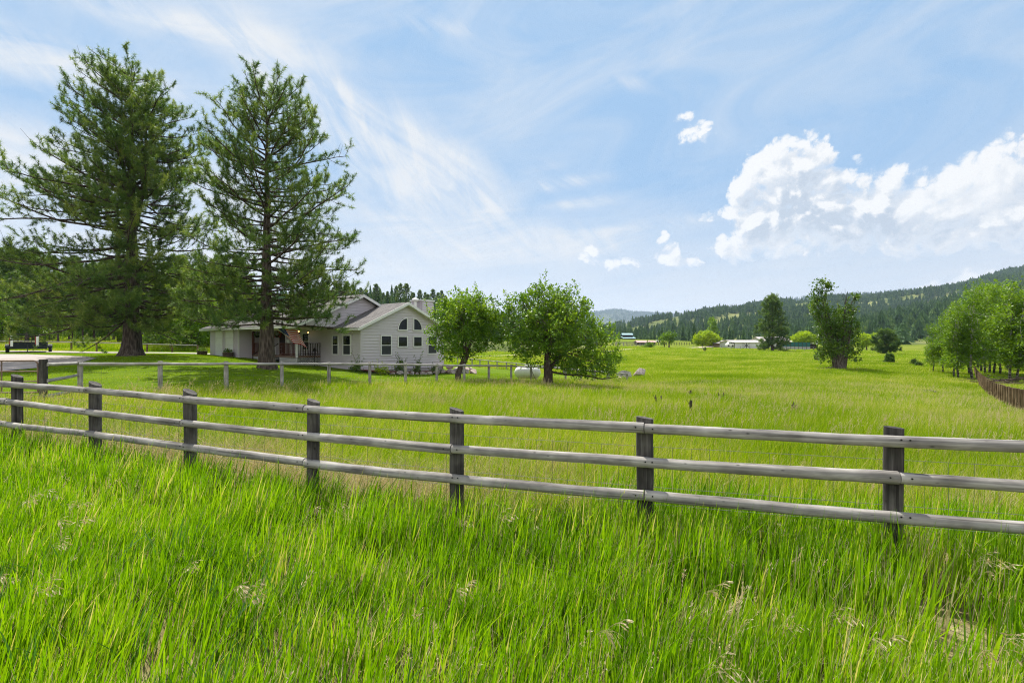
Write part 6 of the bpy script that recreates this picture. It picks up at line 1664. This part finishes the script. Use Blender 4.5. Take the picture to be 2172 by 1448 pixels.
def blades(mb, n, Rr, h, w, lean, rng, tint, seg=4, curl=.5, mat=0, wind=(.13, -.02)):
    a = rng.uniform(0, 2*np.pi, n); rr = Rr*np.sqrt(rng.random(n)); b = np.stack([rr*np.cos(a), rr*np.sin(a), np.full(n, -.02)], -1)
    H = rng.uniform(h[0], h[1], n); W_ = rng.uniform(w[0], w[1], n); la = rng.uniform(0, 2*np.pi, n); l = np.abs(rng.normal(0, lean, n))
    dx = np.cos(la)*l+wind[0]*rng.uniform(.3, 1.3, n); dy = np.sin(la)*l+wind[1]; cu = rng.uniform(.2, 1.0, n)*curl
    fa = la+np.pi/2+rng.normal(0, .8, n); side = np.stack([np.cos(fa), np.sin(fa), np.zeros(n)], -1)
    rows = []
    for k in range(seg+1):
        t = k/seg; bend = t*(1-cu)+t*t*cu*1.6
        p = b+np.stack([dx*H*bend, dy*H*bend, H*(t-.28*cu*t*t*l*1.2)], -1)
        ww = W_*(.75+.5*t if t < .4 else .95*(1-((t-.4)/.6)**1.7))*.5; ww = np.maximum(ww, .0004)
        rows.append(np.stack([p-side*ww[:, None], p+side*ww[:, None]], 1))
    V = np.stack(rows, 1)                       # n, seg+1, 2, 3
    base = (np.arange(n)*(seg+1)*2)[:, None, None]; k = np.arange(seg)[None, :, None]*2
    f = (base+k+np.array([0, 1, 3, 2])[None, None]).reshape(-1, 4)
    tt = np.clip(tint(n), 0, 1); mb.add(V.reshape(-1, 3), f, mat, np.repeat(tt, (seg+1)*2))
def tints(mu, sd, dead):
    def fn(n): 
        t = RNG.normal(mu, sd, n); k = RNG.random(n) < dead; t[k] = RNG.uniform(.88, 1.0, k.sum()); return t
    return fn
def seed_stem(mb, n, Rr, h, rng, tint=.95, mat=1, arch=.35):
    for _ in range(n):
        a = rng.uniform(0, 6.28); r_ = Rr*math.sqrt(rng.random()); b = np.array((r_*math.cos(a), r_*math.sin(a), 0)); H = rng.uniform(*h); d = np.array((rng.normal(.16, .12), rng.normal(0, .12)))*H
        s = np.linspace(0, 1, 6); P_ = np.stack([b[0]+d[0]*s**1.8, b[1]+d[1]*s**1.8, H*(s-.12*s**3)], -1); mb.tube(P_, .0012, 3, mat, False, tint=tint)
        tip = P_[-1]; dr = unit(P_[-1]-P_[-2]); m_ = rng.integers(9, 17); q = rng.random(m_); L0 = rng.uniform(.07, .15)
        C = tip-dr*L0*(1-q[:, None])*1.3+rng.normal(0, .006, (m_, 3)); D = dr*rng.uniform(.6, 1.2, (m_, 1))+rng.normal(0, .35, (m_, 3))
        leaves(mb, C+unit(D)*.012, D, np.full(m_, .026), np.full(m_, tint)+rng.normal(0, .05, m_), rng, mat, .28)
PG = []
def proto(fn, mats):
    m = MB(); fn(m); PG.append(m.build('grass_clump_%02d' % len(PG), mats, link=False)); return len(PG)-1
rgx = np.random.default_rng(77)
LUSH = [proto(lambda m, s=s: (blades(m, 38, .17, (.17, .38), (.0055, .0125), .16, rgx, tints(.46, .15, .035), 4, .6), blades(m, 18, .16, (.06, .30), (.002, .0055), .35, rgx, tints(.9, .06, .7), 3, .5, 1)), [M_LUSH, M_STRAW]) for s in range(5)]
BROAD = [proto(lambda m, s=s: blades(m, 14, .14, (.26, .44), (.006, .011), .18, rgx, tints(.40, .12, .02), 5, .7), [M_LUSH, M_STRAW]) for s in range(3)]
MEAD = [proto(lambda m, s=s: (blades(m, 44, .19, (.16, .40), (.0035, .007), .28, rgx, tints(.44, .16, .05), 4, .5), blades(m, 5, .18, (.2, .40), (.0015, .003), .5, rgx, tints(.9, .06, .6), 3, .4)), [M_MEADOW, M_STRAW]) for s in range(5)]
DRY = [proto(lambda m, s=s: (blades(m, 30, .22, (.18, .50), (.0018, .0042), .75, rgx, lambda n: rgx.uniform(.1, 1, n), 5, .9, 1, (.1, 0)), blades(m, 8, .2, (.1, .3), (.003, .006), .3, rgx, tints(.5, .15, .1), 4, .5)), [M_MEADOW, M_STRAW]) for s in range(3)]
SEED = [proto(lambda m, s=s: seed_stem(m, 5, .25, (.40, .66), rgx, rgx.uniform(.55, 1.0)), [M_MEADOW, M_STRAW]) for s in range(4)]
PATCH = [proto(lambda m, s=s: (blades(m, 170, .75, (.16, .36), (.010, .018), .30, rgx, tints(.46, .17, .05), 3, .5), blades(m, 8, .7, (.3, .5), (.004, .009), .4, rgx, tints(.92, .06, .7), 3, .5)), [M_MEADOW, M_STRAW]) for s in range(4)]
TURF = [proto(lambda m, s=s: blades(m, 130, .5, (.03, .07), (.006, .012), .5, rgx, tints(.36, .14, .0), 2, .4), [M_MEADOW, M_STRAW]) for s in range(3)]
WISP = [proto(lambda m, s=s: (blades(m, 7, .08, (.16, .32), (.003, .007), .35, rgx, lambda n: rgx.uniform(.75, 1, n), 6, 1.0, 1, (.05, 0)), seed_stem(m, 1, .08, (.34, .5), rgx, .95)), [M_MEADOW, M_STRAW]) for s in range(3)]

def brome(m, n=2):
    for _ in range(n):
        a = rgx.uniform(0, 6.28); b = np.array((.06*math.cos(a), .06*math.sin(a), 0)); H = rgx.uniform(.42, .60); d = np.array((rgx.normal(.28, .12), rgx.normal(0, .10)))*H
        s = np.linspace(0, 1, 9); P_ = np.stack([b[0]+d[0]*s**2.2, b[1]+d[1]*s**2.2, H*(s-.30*s**4)], -1); m.tube(P_, np.linspace(.0018, .0008, 9), 3, 1, False, tint=.75)
        for k in range(12):
            q = rgx.uniform(.66, 1.0); o = np.array([np.interp(q, s, P_[:, j]) for j in range(3)]); L = rgx.uniform(.03, .085)*(1.15-q*.5); dr = unit(np.array((.55, 0, -.15))+rgx.normal(0, .35, 3))
            e = o+dr*L; m.tube([o, o+dr*L*.6+(0, 0, .006), e], .0006, 3, 1, False, tint=.7)
            h = unit(dr+np.array((0, 0, -.5))); leaves(m, np.array([e+h*.012, e+h*.026]), np.array([h, h]), np.array([.032, .028]), np.full(2, rgx.uniform(.55, .95)), rgx, 1, .30)
BROME = [proto(lambda m, s=s: brome(m), [M_LUSH, M_STRAW]) for s in range(3)]
BLEACH = [proto(lambda m, s=s: blades(m, 9, .05, (.14, .34), (.005, .010), .55, rgx, lambda n: rgx.uniform(.9, 1, n), 7, 1.3, 1, (.05, 0)), [M_LUSH, M_STRAW]) for s in range(2)]
BLUE = [proto(lambda m, s=s: blades(m, 8, .10, (.30, .46), (.009, .016), .22, rgx, lambda n: rgx.uniform(.0, .18, n), 5, .8), [M_BLUEGRASS, M_STRAW]) for s in range(2)]
def fence_side(x, y):
    """Signed distance-like value to the near fence: negative on the road side."""
    fx = np.array([(u-F)/F*Z for u, Z in NF]); fz = np.array([Z for _, Z in NF])
    fx = np.concatenate([[-14, ], fx, [7.0, 14]]); fz = np.concatenate([[10.2], fz, [3.0, .8]])
    return y-np.interp(x, fx, fz)
LP = LAWN_POLY
def grow():
    pts, idx, scl, rot = [], [], [], []
    def emit(x, y, which, s0, s1, sz=None, lean=.14):
        n = len(x)
        if n == 0: return
        pts.append(np.stack([x, y, T(x, y)], -1)); idx.append(np.array(which)[rgx.integers(0, len(which), n)])
        s = rgx.uniform(s0, s1, n); hz = s*(rgx.uniform(.85, 1.15, n) if sz is None else sz)
        scl.append(np.stack([s, s, hz], -1)); rot.append(np.stack([rgx.normal(0, .07, n), rgx.normal(0, .07, n)+lean*np.clip((1.6-x)/4.0, 0, 1), rgx.uniform(-.55, .55, n)], -1))
    def wedge(z0, z1, per, edge=1.32):
        A = edge*(z1*z1-z0*z0); n = int(A*per); y = np.sqrt(rgx.uniform(z0*z0, z1*z1, n)); x = rgx.uniform(-edge, edge, n)*y; return x, y
    off = lambda x, y: inside(LP, x, y)
    # road verge and everything near
    x, y = wedge(.9, 10.5, 44, 1.75); s = fence_side(x, y)
    nz = vnoise(x*.55+7, y*.55+3, 4)*.6+vnoise(x*1.7, y*1.7, 6)*.4
    dryz = 1.25*np.exp(-((s-.5)/.85)**2)*np.clip((1.0-x)/2.0, 0, 1.0)          # dry strip behind and under the left half of the fence
    dryz = np.maximum(dryz, .55*np.exp(-((s-1.4)/1.5)**2)*(nz > .42))
    r_ = rgx.random(len(x)); lush = (s < -.15) | ((s < 1.2) & (x > .8) & (nz > .36)); ok = ~off(x, y)
    isdry = r_ < dryz*.85
    k = ok & ~isdry & lush; nf = k & (s > -1.1); emit(x[nf], y[nf], LUSH, 1.0, 1.4, 1.22); k &= ~nf; emit(x[k], y[k], LUSH, .80, 1.22, None)
    k = ok & ~isdry & ~lush; emit(x[k], y[k], MEAD, .75, 1.15)
    k = ok & isdry & (rgx.random(len(x)) < .8); emit(x[k], y[k], DRY, .7, 1.15)
    x, y = wedge(.9, 6.5, 15); s = fence_side(x, y); k = (s < .3) & (vnoise(x*1.1, y*1.1, 9) > .36); emit(x[k], y[k], BROAD, .75, 1.15)
    x, y = wedge(1.6, 8, 1.3); s = fence_side(x, y); k = s < .4; emit(x[k], y[k], WISP, .6, 1.05)
    x, y = wedge(1.8, 5.2, 1.6); k = fence_side(x, y) < .3; emit(x[k], y[k], BROME, .75, 1.1)
    x, y = wedge(1.6, 7.5, 1.5); k = (fence_side(x, y) < .5) & (vnoise(x*.8+1, y*.8, 21) > .5); emit(x[k], y[k], BLEACH, .7, 1.15)
    x, y = wedge(1.6, 7.5, 5.0); k = (fence_side(x, y) < .2) & (vnoise(x*.6+4, y*.6, 22) > .46); emit(x[k], y[k], BLUE, .75, 1.1)
    x, y = wedge(2.2, 9, 1.1); k = vnoise(x*.5+3, y*.5, 12) > .42; emit(x[k], y[k], SEED, .7, 1.0)
    # meadow
    x, y = wedge(8.5, 21, 21); k = ~off(x, y) & (fence_side(x, y) > .2); x, y = x[k], y[k]; d = rgx.random(len(x)) < np.clip((vnoise(x*.28+2, y*.45, 3)*.65+vnoise(x*.9, y*1.3, 31)*.35-.55)*3.0, .03, .55); emit(x[~d], y[~d], MEAD, .85, 1.35); emit(x[d], y[d], DRY, .7, 1.1)
    x, y = wedge(7, 38, 4.2); k = ~off(x, y) & (fence_side(x, y) > .4) & (vnoise(x*.25+3, y*.25, 14)*.6+vnoise(x*.9, y*.9, 15)*.4 > .40); emit(x[k], y[k], SEED, .75, 1.1)
    x, y = wedge(19, 46, 5.2); k = ~off(x, y); emit(x[k], y[k], PATCH, .85, 1.2)
    x, y = wedge(44, 95, 1.7); k = ~off(x, y); emit(x[k], y[k], PATCH, 1.0, 1.5, .72)
    x, y = wedge(92, 175, .38); k = ~off(x, y); emit(x[k], y[k], PATCH, 1.5, 2.4, .45)
    # taller fringe along the yard fence where no mower reaches
    q = rgx.uniform(0, 17.7, 900); P_ = np.stack([F2(i) for i in q]); P_ += np.stack([rgx.normal(.1, .35, 900), rgx.normal(-.45, .3, 900)], -1); emit(P_[:, 0], P_[:, 1], MEAD, .9, 1.5)
    emit(P_[::4, 0], P_[::4, 1]-.3, SEED, .8, 1.15)
    # bank of long grass beyond the back fence
    x = rgx.uniform(-75, -8, 2600); y = rgx.uniform(56.5, 74, 2600); k = (x/y < -.5) | (y > 60); emit(x[k], y[k], PATCH, 1.0, 1.6, 1.3)
    pts_ = np.concatenate(pts); o = scatter('meadow_grass', pts_, np.concatenate(rot), np.concatenate(scl), np.concatenate(idx), PG, 'long green meadow grass with straw stems and seed heads covering the ground')
    # mown lawn blades
    x, y = wedge(13, 46, 2.6, 1.2); k = inside(LP, x, y) & ~inside(DRIVE1, x, y) & ~inside(DRIVE2, x, y)
    hl = np.array(HM.inverted()); 
    lx = hl[0, 0]*x+hl[0, 1]*y+hl[0, 3]; ly = hl[1, 0]*x+hl[1, 1]*y+hl[1, 3]; k &= ~((lx > -2.8) & (lx < 9) & (ly > -1.6) & (ly < 18))
    x, y = x[k], y[k]; n = len(x); s = rgx.uniform(.9, 1.4, n)
    scatter('lawn_grass', np.stack([x, y, T(x, y)+.035], -1), np.stack([np.zeros(n), np.zeros(n), rgx.uniform(0, 6.28, n)], -1), np.stack([s, s, s], -1), rgx.integers(0, 3, n), [PG[i] for i in TURF], 'short mown lawn grass around the house')
    print('grass clumps', len(pts_), 'turf', n)
grow()

# ------------------------------------------------------------------ air
def haze(density):
    m = bpy.data.materials.new('hazy_air'); m.use_nodes = True; n = m.node_tree.nodes; n.clear()
    out = n.new('ShaderNodeOutputMaterial'); v = n.new('ShaderNodeVolumePrincipled')
    v.inputs['Color'].default_value = (.62, .78, 1.0, 1); v.inputs['Density'].default_value = density; v.inputs['Anisotropy'].default_value = .25
    m.node_tree.links.new(v.outputs[0], out.inputs['Volume'])
    b = MB(); b.box(-9000, 9000, -400, 9500, -40, 620); o = b.build('haze', m); kind(o, 'stuff')
if HAZE > 0: haze(HAZE)
print('script done')
